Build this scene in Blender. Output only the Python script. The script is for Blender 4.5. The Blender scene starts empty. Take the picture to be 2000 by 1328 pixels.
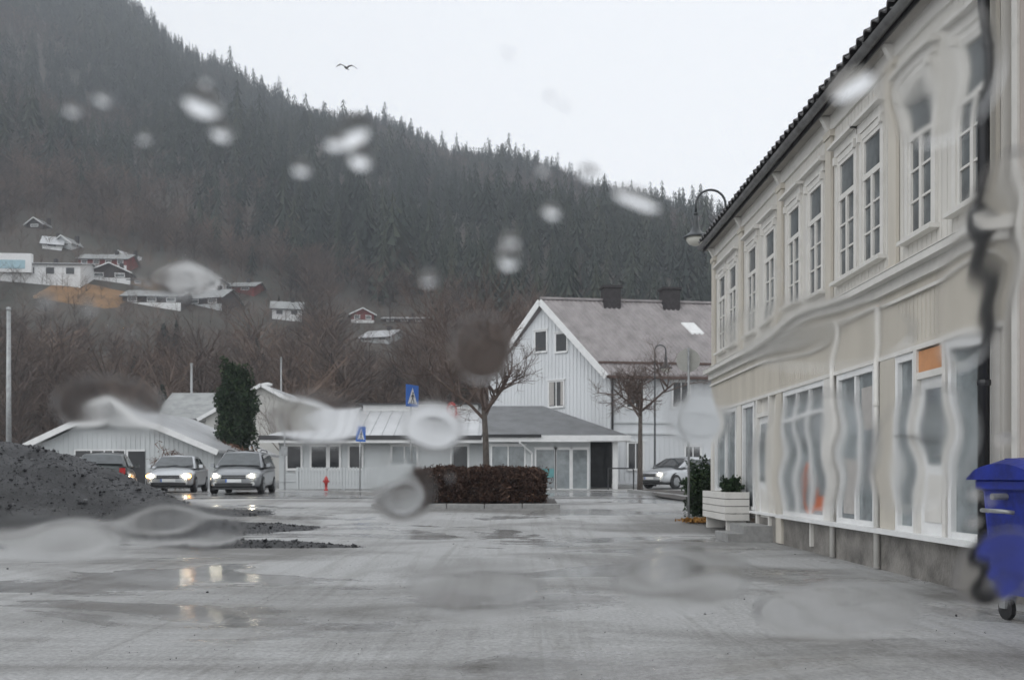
import bpy, bmesh, math, random
import numpy as np
from mathutils import Vector, Matrix

scene = bpy.context.scene
C = scene.collection
R = math.radians
PI = math.pi

# ------------------------------------------------------------------ camera
F, HX, HY, CAMZ = 1785.0, 1000.0, 930.0, 1.25      # focal length and level line in photo pixels, eye height
cam = bpy.data.cameras.new('camera')
camo = bpy.data.objects.new('camera', cam)
C.objects.link(camo)
camo.location = (0, 0, CAMZ)
camo.rotation_euler = (R(90), 0, 0)
cam.sensor_width = 36
cam.lens = F / 2000 * 36
cam.shift_y = (HY - 664) / 2000
cam.clip_start = 0.05
cam.clip_end = 5000
cam.dof.use_dof = True
cam.dof.focus_distance = 8
cam.dof.aperture_fstop = 3.4
scene.camera = camo
scene.render.engine = 'CYCLES'
scene.cycles.max_bounces = 8
scene.cycles.diffuse_bounces = 3
scene.cycles.glossy_bounces = 3
scene.cycles.transmission_bounces = 6

# ------------------------------------------------------------------ sky and sun (overcast)
world = bpy.data.worlds.new('World')
scene.world = world
world.use_nodes = True
wn, wl = world.node_tree.nodes, world.node_tree.links
bg = wn['Background']
sky = wn.new('ShaderNodeTexSky')
sky.sky_type = 'NISHITA'
sky.sun_disc = False
sky.sun_elevation = R(38)
sky.sun_rotation = R(60)
sky.air_density = 1.0
sky.dust_density = 4.0
mixw = wn.new('ShaderNodeMix')
mixw.data_type = 'RGBA'
mixw.inputs[0].default_value = 0.88
mixw.inputs[7].default_value = (10.9, 11.1, 11.35, 1)
wl.new(sky.outputs[0], mixw.inputs[6])
wl.new(mixw.outputs[2], bg.inputs[0])
bg.inputs[1].default_value = 0.1
sun = bpy.data.lights.new('sun', 'SUN')
sun.energy = 0.5
sun.angle = R(40)
sun.color = (1.0, 0.98, 0.95)
suno = bpy.data.objects.new('sun', sun)
C.objects.link(suno)
suno.rotation_euler = (R(52), 0, R(-60))
scene.view_settings.view_transform = 'Standard'
scene.view_settings.look = 'None'
scene.view_settings.gamma = 1
scene.view_settings.exposure = 0.36
scene.view_settings.use_curve_mapping = False

# ------------------------------------------------------------------ helpers
def at(px, py, Y):
    return Vector(((px - HX) / F * Y, Y, CAMZ - (py - HY) / F * Y))

class MB:
    def __init__(s):
        s.v, s.f, s.t = [], [], []
    def poly(s, pts, tint=None):
        n = len(s.v)
        s.v += [tuple(p) for p in pts]
        s.f.append(tuple(range(n, n + len(pts))))
        return s
    def box(s, x0, x1, y0, y1, z0, z1):
        n = len(s.v)
        s.v += [(x0,y0,z0),(x1,y0,z0),(x1,y1,z0),(x0,y1,z0),(x0,y0,z1),(x1,y0,z1),(x1,y1,z1),(x0,y1,z1)]
        s.f += [tuple(n+i for i in q) for q in ((3,2,1,0),(4,5,6,7),(0,1,5,4),(1,2,6,5),(2,3,7,6),(3,0,4,7))]
        return s
    def hexa(s, p):          # 8 points: bottom 4, top 4
        n = len(s.v)
        s.v += [tuple(q) for q in p]
        s.f += [tuple(n+i for i in q) for q in ((3,2,1,0),(4,5,6,7),(0,1,5,4),(1,2,6,5),(2,3,7,6),(3,0,4,7))]
        return s
    def bar(s, a, b, w, h, up=(0,0,1)):
        a, b = Vector(a), Vector(b)
        d = (b - a).normalized()
        u = d.cross(Vector(up))
        if u.length < 1e-4: u = d.cross(Vector((1,0,0)))
        u.normalize(); v = u.cross(d)
        u *= w/2; v *= h/2
        return s.hexa([a-u-v, a+u-v, b+u-v, b-u-v, a-u+v, a+u+v, b+u+v, b-u+v])
    def tube(s, pts, rads, n=8, cap=True):
        rings = []
        pts = [Vector(p) for p in pts]
        for i, p in enumerate(pts):
            d = (pts[min(i+1, len(pts)-1)] - pts[max(i-1, 0)])
            if d.length < 1e-9: d = Vector((0,0,1))
            d.normalize()
            ref = Vector((1,0,0)) if abs(d.x) < 0.8 else Vector((0,1,0))
            u = d.cross(ref).normalized(); w = d.cross(u)
            r = rads[i] if isinstance(rads, (list, tuple)) else rads
            k = len(s.v)
            for j in range(n):
                a = 2*PI*j/n
                s.v.append(tuple(p + u*(r*math.cos(a)) + w*(r*math.sin(a))))
            rings.append(k)
        for a, b in zip(rings, rings[1:]):
            for j in range(n):
                s.f.append((a+j, a+(j+1) % n, b+(j+1) % n, b+j))
        if cap:
            s.f.append(tuple(rings[0]+j for j in range(n))[::-1])
            s.f.append(tuple(rings[-1]+j for j in range(n)))
        return s
    def lathe(s, prof, n=16, c=(0,0,0), axis='z'):
        rings = []
        for r, z in prof:
            k = len(s.v)
            for j in range(n):
                a = 2*PI*j/n
                p = (r*math.cos(a), r*math.sin(a), z)
                if axis == 'y': p = (p[0], p[2], p[1])
                if axis == 'x': p = (p[2], p[0], p[1])
                s.v.append((p[0]+c[0], p[1]+c[1], p[2]+c[2]))
            rings.append(k)
        for a, b in zip(rings, rings[1:]):
            for j in range(n):
                s.f.append((a+j, a+(j+1) % n, b+(j+1) % n, b+j))
        s.f.append(tuple(rings[0]+j for j in range(n))[::-1])
        s.f.append(tuple(rings[-1]+j for j in range(n)))
        return s
    def grid(s, P, nu, nv):
        n = len(s.v)
        s.v += [tuple(p) for p in P]
        for i in range(nu-1):
            for j in range(nv-1):
                s.f.append((n+i*nv+j, n+(i+1)*nv+j, n+(i+1)*nv+j+1, n+i*nv+j+1))
        return s
    def mesh(s, name, m, smooth=False, fix=False):
        me = bpy.data.meshes.new(name)
        me.from_pydata(s.v, [], s.f)
        if fix:
            bm = bmesh.new(); bm.from_mesh(me)
            bmesh.ops.recalc_face_normals(bm, faces=bm.faces)
            bm.to_mesh(me); bm.free()
        if smooth: me.shade_smooth()
        if m: me.materials.append(m)
        return me
    def build(s, name, m, parent=None, smooth=False, fix=False, loc=None, rz=None):
        o = bpy.data.objects.new(name, s.mesh(name, m, smooth, fix))
        C.objects.link(o)
        if parent: o.parent = parent
        if loc: o.location = loc
        if rz is not None: o.rotation_euler = (0, 0, rz)
        return o

def put(name, me, parent, loc=(0,0,0), rot=None):
    o = bpy.data.objects.new(name, me); C.objects.link(o)
    o.parent = parent; o.location = loc
    if rot: o.rotation_euler = rot
    return o

def tag(o, label=None, cat=None, group=None, kind=None):
    if label: o['label'] = label
    if cat: o['category'] = cat
    if group: o['group'] = group
    if kind: o['kind'] = kind
    return o

def thing(name, loc, label, cat, group=None, rz=0):
    o = bpy.data.objects.new(name, None); C.objects.link(o)
    o.location = loc; o.rotation_euler = (0, 0, rz)
    return tag(o, label, cat, group)

def bevel(o, w=0.01, seg=2):
    b = o.modifiers.new('bevel', 'BEVEL'); b.width = w; b.segments = seg; b.limit_method = 'ANGLE'
    return o

# fast mesh from numpy triangles, with a per-face tint
def tri_mesh(name, V, T, m, tint=None):
    me = bpy.data.meshes.new(name)
    V = np.asarray(V, np.float32); T = np.asarray(T, np.int32)
    me.vertices.add(len(V)); me.vertices.foreach_set('co', V.ravel())
    me.loops.add(T.size); me.loops.foreach_set('vertex_index', T.ravel())
    me.polygons.add(len(T))
    me.polygons.foreach_set('loop_start', np.arange(0, T.size, 3, dtype=np.int32))
    if tint is not None:
        a = me.attributes.new('tint', 'FLOAT', 'FACE')
        a.data.foreach_set('value', np.asarray(tint, np.float32))
    me.update(); me.validate()
    me.materials.append(m)
    return me

# ------------------------------------------------------------------ materials
def mat(name, col, rough=0.6, var=0.12, scale=3.0, bump=0.0, bscale=40.0, metal=0.0, spec=0.5, col2=None, streak=False, coat=0.0):
    m = bpy.data.materials.new(name); m.use_nodes = True
    n, l = m.node_tree.nodes, m.node_tree.links
    b = n['Principled BSDF']
    b.inputs['Roughness'].default_value = rough
    b.inputs['Metallic'].default_value = metal
    b.inputs['Specular IOR Level'].default_value = spec
    b.inputs['Coat Weight'].default_value = coat
    tc = n.new('ShaderNodeTexCoord')
    src = tc.outputs['Object']
    if streak:
        mp = n.new('ShaderNodeMapping'); mp.inputs['Scale'].default_value = (1, 1, 0.12)
        l.new(src, mp.inputs[0]); src = mp.outputs[0]
    nz = n.new('ShaderNodeTexNoise'); nz.inputs['Scale'].default_value = scale
    nz.inputs['Detail'].default_value = 6; nz.inputs['Roughness'].default_value = 0.65
    l.new(src, nz.inputs['Vector'])
    cr = n.new('ShaderNodeValToRGB')
    c2 = col2 or tuple(c*(1-2*var) for c in col)
    cr.color_ramp.elements[0].position = 0.32; cr.color_ramp.elements[1].position = 0.62
    cr.color_ramp.elements[0].color = (*c2, 1); cr.color_ramp.elements[1].color = (*col, 1)
    l.new(nz.outputs[0], cr.inputs[0]); l.new(cr.outputs[0], b.inputs['Base Color'])
    if bump:
        nb = n.new('ShaderNodeTexNoise'); nb.inputs['Scale'].default_value = bscale; nb.inputs['Detail'].default_value = 4
        l.new(tc.outputs['Object'], nb.inputs['Vector'])
        bp = n.new('ShaderNodeBump'); bp.inputs['Strength'].default_value = bump; bp.inputs['Distance'].default_value = 0.02
        l.new(nb.outputs[0], bp.inputs['Height']); l.new(bp.outputs[0], b.inputs['Normal'])
    return m

def tint_mat(name, ramp, rough=0.9):
    m = bpy.data.materials.new(name); m.use_nodes = True
    n, l = m.node_tree.nodes, m.node_tree.links
    b = n['Principled BSDF']; b.inputs['Roughness'].default_value = rough
    b.inputs['Specular IOR Level'].default_value = 0.15
    a = n.new('ShaderNodeAttribute'); a.attribute_name = 'tint'
    cr = n.new('ShaderNodeValToRGB')
    els = cr.color_ramp.elements
    while len(els) < len(ramp): els.new(0.5)
    for e, (p, c) in zip(els, ramp):
        e.position = p; e.color = (*c, 1)
    l.new(a.outputs['Fac'], cr.inputs[0]); l.new(cr.outputs[0], b.inputs['Base Color'])
    return m

def emit(name, col, s):
    m = bpy.data.materials.new(name); m.use_nodes = True
    b = m.node_tree.nodes['Principled BSDF']
    b.inputs['Base Color'].default_value = (*col, 1)
    b.inputs['Emission Color'].default_value = (*col, 1); b.inputs['Emission Strength'].default_value = s
    return m

M = {}
M['upper'] = mat('cream_boards', (.66,.64,.595), .55, .1, 2.2, streak=True)
M['beige'] = mat('beige_paint', (.55,.515,.45), .6, .09, 2.0, streak=True)
M['trim'] = mat('white_trim', (.66,.645,.61), .5, .06, 4)
M['white'] = mat('white_paint', (.74,.745,.74), .5, .06, 3)
M['boards'] = mat('white_boards', (.64,.66,.675), .6, .07, .8, streak=True)
M['greywall'] = mat('grey_white_boards', (.55,.575,.58), .65, .07, .8, streak=True)
M['creamwall'] = mat('pale_plaster', (.55,.545,.515), .7, .06, .8)
M['plinth'] = mat('wet_concrete_plinth', (.27,.255,.235), .5, .3, 2.5, bump=.6, bscale=25)
M['glass'] = mat('window_glass', (.19,.205,.21), .06, .3, 1.2, spec=.6)
M['glass_dark'] = mat('dark_window_glass', (.035,.037,.04), .1, .2, 2)
M['curtain'] = mat('curtain', (.42,.4,.38), .8, .1, 8)
M['shopglass'] = mat('shop_window_glass', (.27,.30,.31), .08, .32, .9, spec=.6)
M['darktile'] = mat('wet_dark_tile', (.13,.128,.13), .4, .3, 6, bump=.3)
M['gutter'] = mat('dark_gutter', (.17,.17,.17), .4, .25, 5)
M['black'] = mat('black_metal', (.02,.021,.024), .35, .2, 5)
M['soffit'] = mat('soffit_boards', (.36,.34,.31), .7, .1, 2)
M['rooftile'] = mat('grey_pink_roof', (.30,.275,.275), .45, .18, 1.4, bump=.2, bscale=14)
M['roofpale'] = mat('pale_metal_roof', (.5,.51,.52), .32, .12, .7)
M['roofdark'] = mat('dark_felt_roof', (.13,.135,.14), .5, .2, 1.5, bump=.3)
M['roofgrey'] = mat('old_grey_roof', (.30,.31,.305), .5, .2, 1.5)
M['bargewet'] = mat('dark_fascia', (.05,.05,.052), .4, .2, 4)
M['brick_chim'] = mat('sooty_chimney', (.045,.04,.042), .8, .3, 6)
M['brownwood'] = mat('brown_eave_wood', (.10,.06,.05), .6, .2, 5)
M['lamp_metal'] = mat('lamp_green_black', (.035,.042,.045), .35, .2, 6)
M['lampglass'] = mat('opal_glass', (.62,.61,.55), .25, .04, 3)
M['galv'] = mat('galvanised_steel', (.36,.37,.375), .4, .15, 8, metal=.5)
M['signback'] = mat('sign_back', (.40,.40,.375), .5, .08, 5)
M['signblue'] = mat('sign_blue', (.02,.14,.55), .35, .05, 5)
M['signwhite'] = mat('sign_white', (.75,.76,.76), .4, .04, 5)
M['red'] = mat('red_paint', (.45,.035,.03), .4, .12, 5)
M['redwood'] = mat('red_timber', (.20,.035,.03), .7, .15, 3)
M['darkwood'] = mat('dark_timber', (.05,.042,.04), .7, .2, 3)
M['brownwall'] = mat('brown_timber', (.24,.16,.09), .7, .2, 3)
M['binblue'] = mat('bin_blue_plastic', (.012,.03,.30), .42, .3, 4, bump=.05, bscale=200)
M['rubber'] = mat('rubber', (.018,.018,.019), .7, .1, 8)
M['orange'] = mat('orange_print', (.55,.12,.03), .5, .1, 4)
M['peach'] = mat('peach_sign', (.55,.27,.13), .5, .1, 4)
M['teal'] = mat('teal_print', (.12,.32,.33), .5, .2, 4)
M['silver'] = mat('silver_car_paint', (.25,.262,.275), .3, .05, 3, metal=.55, coat=.6)
M['silver2'] = mat('pale_silver_car_paint', (.52,.54,.56), .3, .05, 3, metal=.45, coat=.6)
M['darkcar'] = mat('dark_green_car_paint', (.045,.055,.055), .3, .1, 3, metal=.3, coat=.6)
M['carglass'] = mat('car_glass', (.07,.08,.085), .04, .2, 3, spec=.7)
M['carblack'] = mat('car_black_plastic', (.025,.026,.028), .5, .1, 5)
M['alloy'] = mat('alloy_rim', (.32,.33,.34), .35, .1, 10, metal=.6)
M['lens'] = mat('lamp_lens', (.55,.57,.58), .12, .1, 12)
M['headlight'] = emit('lit_headlight', (1.0, .90, .70), 34)
M['indicator'] = emit('lit_indicator', (1.0, .42, .07), 26)
M['taillight'] = mat('red_tail_lamp', (.42,.02,.02), .2, .1, 10)
M['bark'] = mat('wet_bark', (.105,.088,.075), .7, .25, 9, bump=.4, bscale=30)
M['twig'] = mat('brown_twigs', (.13,.095,.08), .8, .25, 2)
M['stonepale'] = mat('kerb_granite', (.30,.30,.295), .5, .15, 6, bump=.3, bscale=30)
M['soil'] = mat('wet_soil', (.045,.036,.03), .6, .3, 6, bump=.8, bscale=12)
M['hillsoil'] = mat('hill_ground', (.075,.062,.05), .9, .3, .05, col2=(.04,.042,.032))
M['earth'] = mat('ochre_bank', (.27,.155,.07), .9, .25, .15)
M['gullwhite'] = mat('gull_feathers', (.30,.30,.30), .7, .2, 9, col2=(.12,.12,.125))

# wet asphalt / gravel lot
def wet_ground(name, base, base2, puddle, pscale=.35, rr=(.08,.42), bump=.35, fine=9.0, mud=.46):
    m = bpy.data.materials.new(name); m.use_nodes = True
    n, l = m.node_tree.nodes, m.node_tree.links
    b = n['Principled BSDF']
    tc = n.new('ShaderNodeTexCoord')
    mp = n.new('ShaderNodeMapping'); mp.inputs['Scale'].default_value = (.55, 1.0, 1.0); mp.inputs['Rotation'].default_value = (0,0,R(14))
    l.new(tc.outputs['Object'], mp.inputs[0])
    p = n.new('ShaderNodeTexNoise'); p.inputs['Scale'].default_value = pscale; p.inputs['Detail'].default_value = 7; p.inputs['Roughness'].default_value = .58
    p.inputs['Distortion'].default_value = .5
    l.new(mp.outputs[0], p.inputs['Vector'])
    cr = n.new('ShaderNodeValToRGB'); cr.color_ramp.elements[0].position = puddle-.03; cr.color_ramp.elements[1].position = puddle+.03
    l.new(p.outputs[0], cr.inputs[0])
    q = n.new('ShaderNodeTexNoise'); q.inputs['Scale'].default_value = fine; q.inputs['Detail'].default_value = 8; q.inputs['Roughness'].default_value = .75
    l.new(tc.outputs['Object'], q.inputs['Vector'])
    c2 = n.new('ShaderNodeValToRGB'); c2.color_ramp.elements[0].color = (*base2,1); c2.color_ramp.elements[1].color = (*base,1)
    c2.color_ramp.elements[0].position = .35; c2.color_ramp.elements[1].position = .68
    l.new(q.outputs[0], c2.inputs[0])
    bgn = n.new('ShaderNodeTexNoise'); bgn.inputs['Scale'].default_value = .26; bgn.inputs['Detail'].default_value = 5; bgn.inputs['Roughness'].default_value = .6; bgn.inputs['Distortion'].default_value = 1.2
    mp2 = n.new('ShaderNodeMapping'); mp2.inputs['Scale'].default_value = (.7, 1.3, 1); mp2.inputs['Location'].default_value = (3.1, 1.7, 0)
    l.new(tc.outputs['Object'], mp2.inputs[0]); l.new(mp2.outputs[0], bgn.inputs['Vector'])
    bcr = n.new('ShaderNodeValToRGB'); bcr.color_ramp.elements[0].position = .36; bcr.color_ramp.elements[1].position = .56
    bcr.color_ramp.elements[0].color = (mud, mud*.97, mud*.93, 1); bcr.color_ramp.elements[1].color = (1,1,1,1)
    l.new(bgn.outputs[0], bcr.inputs[0])
    mul = n.new('ShaderNodeMix'); mul.data_type = 'RGBA'; mul.blend_type = 'MULTIPLY'; mul.inputs[0].default_value = 1
    l.new(c2.outputs[0], mul.inputs[6]); l.new(bcr.outputs[0], mul.inputs[7])
    mp3 = n.new('ShaderNodeMapping'); mp3.inputs['Scale'].default_value = (4.2, .16, 1); mp3.inputs['Rotation'].default_value = (0,0,R(-11))
    l.new(tc.outputs['Object'], mp3.inputs[0])
    tr = n.new('ShaderNodeTexNoise'); tr.inputs['Scale'].default_value = 1.0; tr.inputs['Detail'].default_value = 6; tr.inputs['Roughness'].default_value = .7; tr.inputs['Distortion'].default_value = 1.1
    l.new(mp3.outputs[0], tr.inputs['Vector'])
    tcr = n.new('ShaderNodeValToRGB'); tcr.color_ramp.elements[0].position = .36; tcr.color_ramp.elements[1].position = .52
    tcr.color_ramp.elements[0].color = (.80,.795,.78,1); tcr.color_ramp.elements[1].color = (1,1,1,1)
    l.new(tr.outputs[0], tcr.inputs[0])
    mul2 = n.new('ShaderNodeMix'); mul2.data_type = 'RGBA'; mul2.blend_type = 'MULTIPLY'; mul2.inputs[0].default_value = 1
    l.new(mul.outputs[2], mul2.inputs[6]); l.new(tcr.outputs[0], mul2.inputs[7])
    l.new(mul2.outputs[2], b.inputs['Base Color'])
    mr = n.new('ShaderNodeMapRange'); mr.inputs['To Min'].default_value = rr[1]; mr.inputs['To Max'].default_value = rr[0]
    l.new(cr.outputs[0], mr.inputs['Value']); l.new(mr.outputs[0], b.inputs['Roughness'])
    st = n.new('ShaderNodeMapRange'); st.inputs['To Min'].default_value = bump; st.inputs['To Max'].default_value = bump*.12
    l.new(cr.outputs[0], st.inputs['Value'])
    bp = n.new('ShaderNodeBump'); bp.inputs['Distance'].default_value = .03
    l.new(st.outputs[0], bp.inputs['Strength']); l.new(q.outputs[0], bp.inputs['Height']); l.new(bp.outputs[0], b.inputs['Normal'])
    b.inputs['Specular IOR Level'].default_value = .5
    return m
M['lot'] = wet_ground('wet_gravel_lot', (.50,.503,.50), (.26,.263,.263), .55, .34, (.07,.55), .55, 26)
M['road'] = wet_ground('wet_asphalt_road', (.36,.363,.365), (.27,.272,.275), .46, .25, (.16,.42), .15, 22)
M['gravel'] = wet_ground('black_gravel', (.04,.041,.044), (.015,.015,.017), .9, 1.0, (.2,.45), .9, 16)

# ------------------------------------------------------------------ ground and hill
def ss(a, b, x):
    t = np.clip((np.asarray(x, float)-a)/(b-a), 0, 1)
    return t*t*(3-2*t)
def gz(x, y):
    x = np.asarray(x, float); y = np.asarray(y, float)
    z = .62*ss(17, 33, y) + .38*ss(36, 60, y) + 1.0*ss(60, 95, y)
    near = 1-ss(24, 30, y)
    z = z + near*.018*(np.sin(x*1.1+y*.7)*np.sin(y*1.3-x*.4+1) + .6*np.sin(x*2.3-y*1.7))*ss(0, 4, 5-np.abs(x-0))
    return z
RX = np.array([-700,-437,-336,-245,-202,-134,-84,-44,0,34,60,101,134,200,336,500,800.])
RZ = np.array([470,440,372,302,270,232,226,207,198,187,175,166,153,118,70,40,25.])
PY = np.array([80,100,125,160,200,235.])
PZ = np.array([.4,3.5,10,22,37,50.])
def hill_noise(x, y):
    return (np.sin(x*.031+1.3)*np.sin(y*.027+.4)*6 + np.sin(x*.083+y*.05)*2.2 + np.sin(x*.17-y*.13+2)*1.0)
def tz(x, y):
    x = np.asarray(x, float); y = np.asarray(y, float)
    s = np.interp(x, [-400,-110,-35,60,200,500], [1.9,1.38,1.0,.92,.7,.5])
    low = np.interp(y, PY, PZ)*s
    ridge = np.interp(x, RX, RZ)
    t = np.clip((y-235)/(600-235), 0, 1.35)
    base = 50*s
    up = base + (ridge-base)*np.where(t <= 1, t**.92, 1-(t-1)*.9)
    z = np.where(y < 235, low, up)
    return z + hill_noise(x, y)*ss(130, 330, y)*(1-.75*ss(480, 600, y))

xs = np.concatenate([np.linspace(-850,-40,28), np.linspace(-36,36,97), np.linspace(40,850,28)])
ys = np.concatenate([np.linspace(-55,-6,8), np.linspace(-4,40,111), np.linspace(42,110,24), np.linspace(150,885,10)])
gx, gy = np.meshgrid(xs, ys, indexing='ij')
gzz = gz(gx, gy)
g = MB().grid(np.stack([gx, gy, gzz], -1).reshape(-1,3), len(xs), len(ys)).build('ground', M['lot'], smooth=True)
tag(g, kind='structure')
hx = np.linspace(-640, 560, 151); hy = np.concatenate([np.linspace(72,240,43), np.linspace(246,720,80)])
ax, ay = np.meshgrid(hx, hy, indexing='ij')
h = MB().grid(np.stack([ax, ay, np.where(ay < 74, -.5, tz(ax, ay))], -1).reshape(-1,3), len(hx), len(hy)).build('hill', M['hillsoil'], smooth=True)
tag(h, kind='structure')

# road: a sheet laid over the lot, slightly proud
rxs = np.linspace(-70, 60, 105)
P = []
for x in rxs:
    for k in range(14):
        y0 = 29.3 + .0*x; y1 = 38.5
        y = y0 + (y1-y0)*k/13 + (.035*(x+8) if x < -8 else 0)
        P.append((x, y, float(gz(x, y))+.012))
road = MB().grid(P, len(rxs), 14).build('road', M['road'], smooth=True); tag(road, kind='structure')

def kerb(name, pts, label, w=.16, hgt=.13):
    t = thing(name, (0,0,0), label, 'kerb')
    for a, b in zip(pts, pts[1:]):
        a, b = Vector(a), Vector(b)
        n = max(1, int((b-a).length/1.0))
        for i in range(n):
            p, q = a.lerp(b, i/n), a.lerp(b, (i+1)/n)
            d = (q-p).normalized()*.008
            zp = float(gz(p.x,p.y)); zq = float(gz(q.x,q.y))
            mb = MB().bar((p.x+d.x,p.y+d.y,zp+hgt/2-.03), (q.x-d.x,q.y-d.y,zq+hgt/2-.03), w, hgt+.06)
            bevel(mb.build('kerbstone', M['stonepale'], t), .02)
    return t

# ------------------------------------------------------------------ cream building on the right
FX = 5.0
cb = thing('shop_building', (0,0,0), 'long cream two storey timber building with shop windows along the street', 'building')
def fb(mb, y0, y1, z0, z1, o0, o1): return mb.box(FX-o1, FX-o0, y0, y1, z0, z1)
Y0, Y1 = 9.3, 22.6
WZ = 6.86
wall = MB().box(FX, FX+9, Y0, Y1, -.1, WZ).build('wall', M['upper'], cb)
fb(MB(), Y0-.003, Y1+.003, -.1, .5, -.0, .05).build('plinth', M['plinth'], cb)
wins = [9.86, 11.1, 12.6, 13.55, 14.95, 16.1, 17.6, 18.9, 20.55, 21.6]
WW = .66
# upper-floor boards, one by one
zb0, zb1, pitch = 3.86, 6.74, .128
bm_cache = {}
def board_mesh(z0, z1):
    k = (round(z0,3), round(z1,3))
    if k not in bm_cache:
        bm_cache[k] = MB().box(-.02, 0, -.058, .058, z0, z1).mesh('board', M['upper'])
    return bm_cache[k]
y = Y0 + .07
while y < Y1 - .05:
    hit = any(abs(y-c) < WW/2-.02 for c in wins)
    for z0, z1 in (((zb0, 4.24), (6.0, zb1)) if hit else ((zb0, zb1),)):
        put('board', board_mesh(z0, z1), wall, (FX-.001, y, 0))
    y += pitch
# windows of the upper floor: the same window ten times
def upper_window():
    w = WW
    case = MB()
    for s in (-1, 1):
        case.box(-.055, 0, s*(w/2+.045)-.045, s*(w/2+.045)+.045, 4.2, 6.1)
    case.box(-.05, 0, -w/2-.002, w/2+.002, 6.0, 6.1)
    case.box(-.07, 0, -w/2-.12, w/2+.12, 6.1, 6.24)
    case.box(-.16, 0, -w/2-.18, w/2+.18, 6.24, 6.275)
    case.box(-.12, 0, -w/2-.15, w/2+.15, 6.275, 6.33)
    for s in (-1, 1):
        case.box(-.10, -.056, s*(w/2+.06)-.03, s*(w/2+.06)+.03, 5.98, 6.099)
    case.box(-.14, 0, -w/2-.13, w/2+.13, 4.15, 4.2)
    sash = MB()
    sash.box(-.045, -.005, -w/2, w/2, 5.40, 5.48)
    sash.box(-.04, -.005, -w/2, w/2, 4.2, 4.27); sash.box(-.04, -.005, -w/2, w/2, 5.94, 6.0)
    sash.box(-.042, -.005, -.035, .035, 4.27, 5.40)
    for s in (-1, 1):
        sash.box(-.038, -.005, s*(w/2-.03)-.03, s*(w/2-.03)+.03, 4.27, 5.40)
        sash.box(-.038, -.005, s*(w/2-.03)-.03, s*(w/2-.03)+.03, 5.48, 5.94)
    for z in (4.64, 5.02):
        for s in (-1, 1):
            sash.box(-.034, -.005, min(s*.035, s*(w/2-.06)), max(s*.035, s*(w/2-.06)), z-.014, z+.014)
    panes = [(-w/2+.06, w/2-.06, 5.48, 5.94)]
    for s in (-1, 1):
        a, b = sorted((s*.035, s*(w/2-.06)))
        panes += [(a, b, 4.27, 4.626), (a, b, 4.654, 5.006), (a, b, 5.034, 5.40)]
    return (case.mesh('window', M['trim']), sash.mesh('sash', M['trim']),
            [MB().box(-.012, -.006, a, b, c, d).mesh('pane', M['glass']) for a, b, c, d in panes])
cm, sm, pm = upper_window()
for c in wins:
    w = put('window', cm, cb, (FX-.002, c, 0))
    put('sash', sm, w)
    for p in pm: put('pane', p, w)
# pilasters
for yc, wd in ((9.37,.13), (11.85,.24), (14.25,.24), (16.85,.28), (19.75,.24), (22.42,.3)):
    a, b = yc-wd/2, yc+wd/2
    mb = MB(); fb(mb, a, b, 3.99, 6.5, .03, .075); fb(mb, a-.04, b+.04, 6.5, 6.6, .0, .1); fb(mb, a-.03, b+.03, 3.862, 3.99, .03, .095)
    mb.build('pilaster', M['beige'], cb)
# beige band between the storeys with its mouldings
fb(MB(), Y0+.002, Y1+.002, 2.84, 3.62, 0, .07).build('fascia_band', M['beige'], cb)
mb = MB()
yy = Y0 + .05
while yy < Y1:
    fb(mb, yy-.012, yy+.012, 2.9, 3.45, .07, .078); yy += .11
tag(mb.build('band_battens', M['beige'], cb), kind='stuff')
mb = MB(); fb(mb, Y0-.1, Y1+.1, 3.76, 3.85, 0, .26); fb(mb, Y0-.05, Y1+.05, 3.62, 3.76, 0, .14)
mb.hexa([(FX-.27,Y0-.1,3.852),(FX,Y0-.1,3.852),(FX,Y1+.1,3.852),(FX-.27,Y1+.1,3.852),(FX-.27,Y0-.1,3.862),(FX-.02,Y0-.1,3.93),(FX-.02,Y1+.1,3.93),(FX-.27,Y1+.1,3.862)])
mb.build('cornice', M['trim'], cb)
mb = MB(); fb(mb, Y0, Y1, 3.46, 3.5, .071, .12); fb(mb, Y0, Y1, 2.78, 2.84, 0, .1); mb.build('moulding', M['trim'], cb)
# eaves: soffit, gutter, roof, eave tiles
mb = MB(); mb.box(FX-.23, FX, Y0-.3, Y1+.12, WZ-.02, WZ+.03); mb.build('soffit', M['soffit'], cb)
mb = MB(); fb(mb, Y0, Y1, 6.6, 6.84, .0, .06); mb.build('frieze', M['trim'], cb)
rz0, rz1 = WZ+.1, WZ+.1+2.6
mb = MB()
mb.hexa([(FX-.26,Y0-.35,rz0-.06),(FX+4.5,Y0-.35,rz1-.06),(FX+4.5,Y1+.16,rz1-.06),(FX-.26,Y1+.16,rz0-.06),
         (FX-.26,Y0-.35,rz0),(FX+4.5,Y0-.35,rz1),(FX+4.5,Y1+.16,rz1),(FX-.26,Y1+.16,rz0)])
mb.hexa([(FX+9.4,Y0-.35,rz0-.06),(FX+4.502,Y0-.35,rz1-.06),(FX+4.502,Y1+.16,rz1-.06),(FX+9.4,Y1+.16,rz0-.06),
         (FX+9.4,Y0-.35,rz0),(FX+4.502,Y0-.35,rz1),(FX+4.502,Y1+.16,rz1),(FX+9.4,Y1+.16,rz0)])
roof = mb.build('roof', M['darktile'], cb)
sl = math.atan2(rz1-rz0, 4.9)
def pantile():
    P = []
    n = 9
    for i in range(2):
        for j in range(n):
            t = j/(n-1)
            zz = .034*math.sin(t*2*PI+.4)
            P.append((i*.42, (t-.5)*.262, zz + (0 if i else .02)))
    a = MB().grid(P, 2, n)
    Q = [(p[0], p[1], p[2]-.028) for p in P[:n]]
    k = len(a.v); a.v += Q
    for j in range(n-1): a.f.append((j, j+1, k+j+1, k+j))
    return a.mesh('roof_tile', M['darktile'], smooth=False)
tm = pantile()
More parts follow.
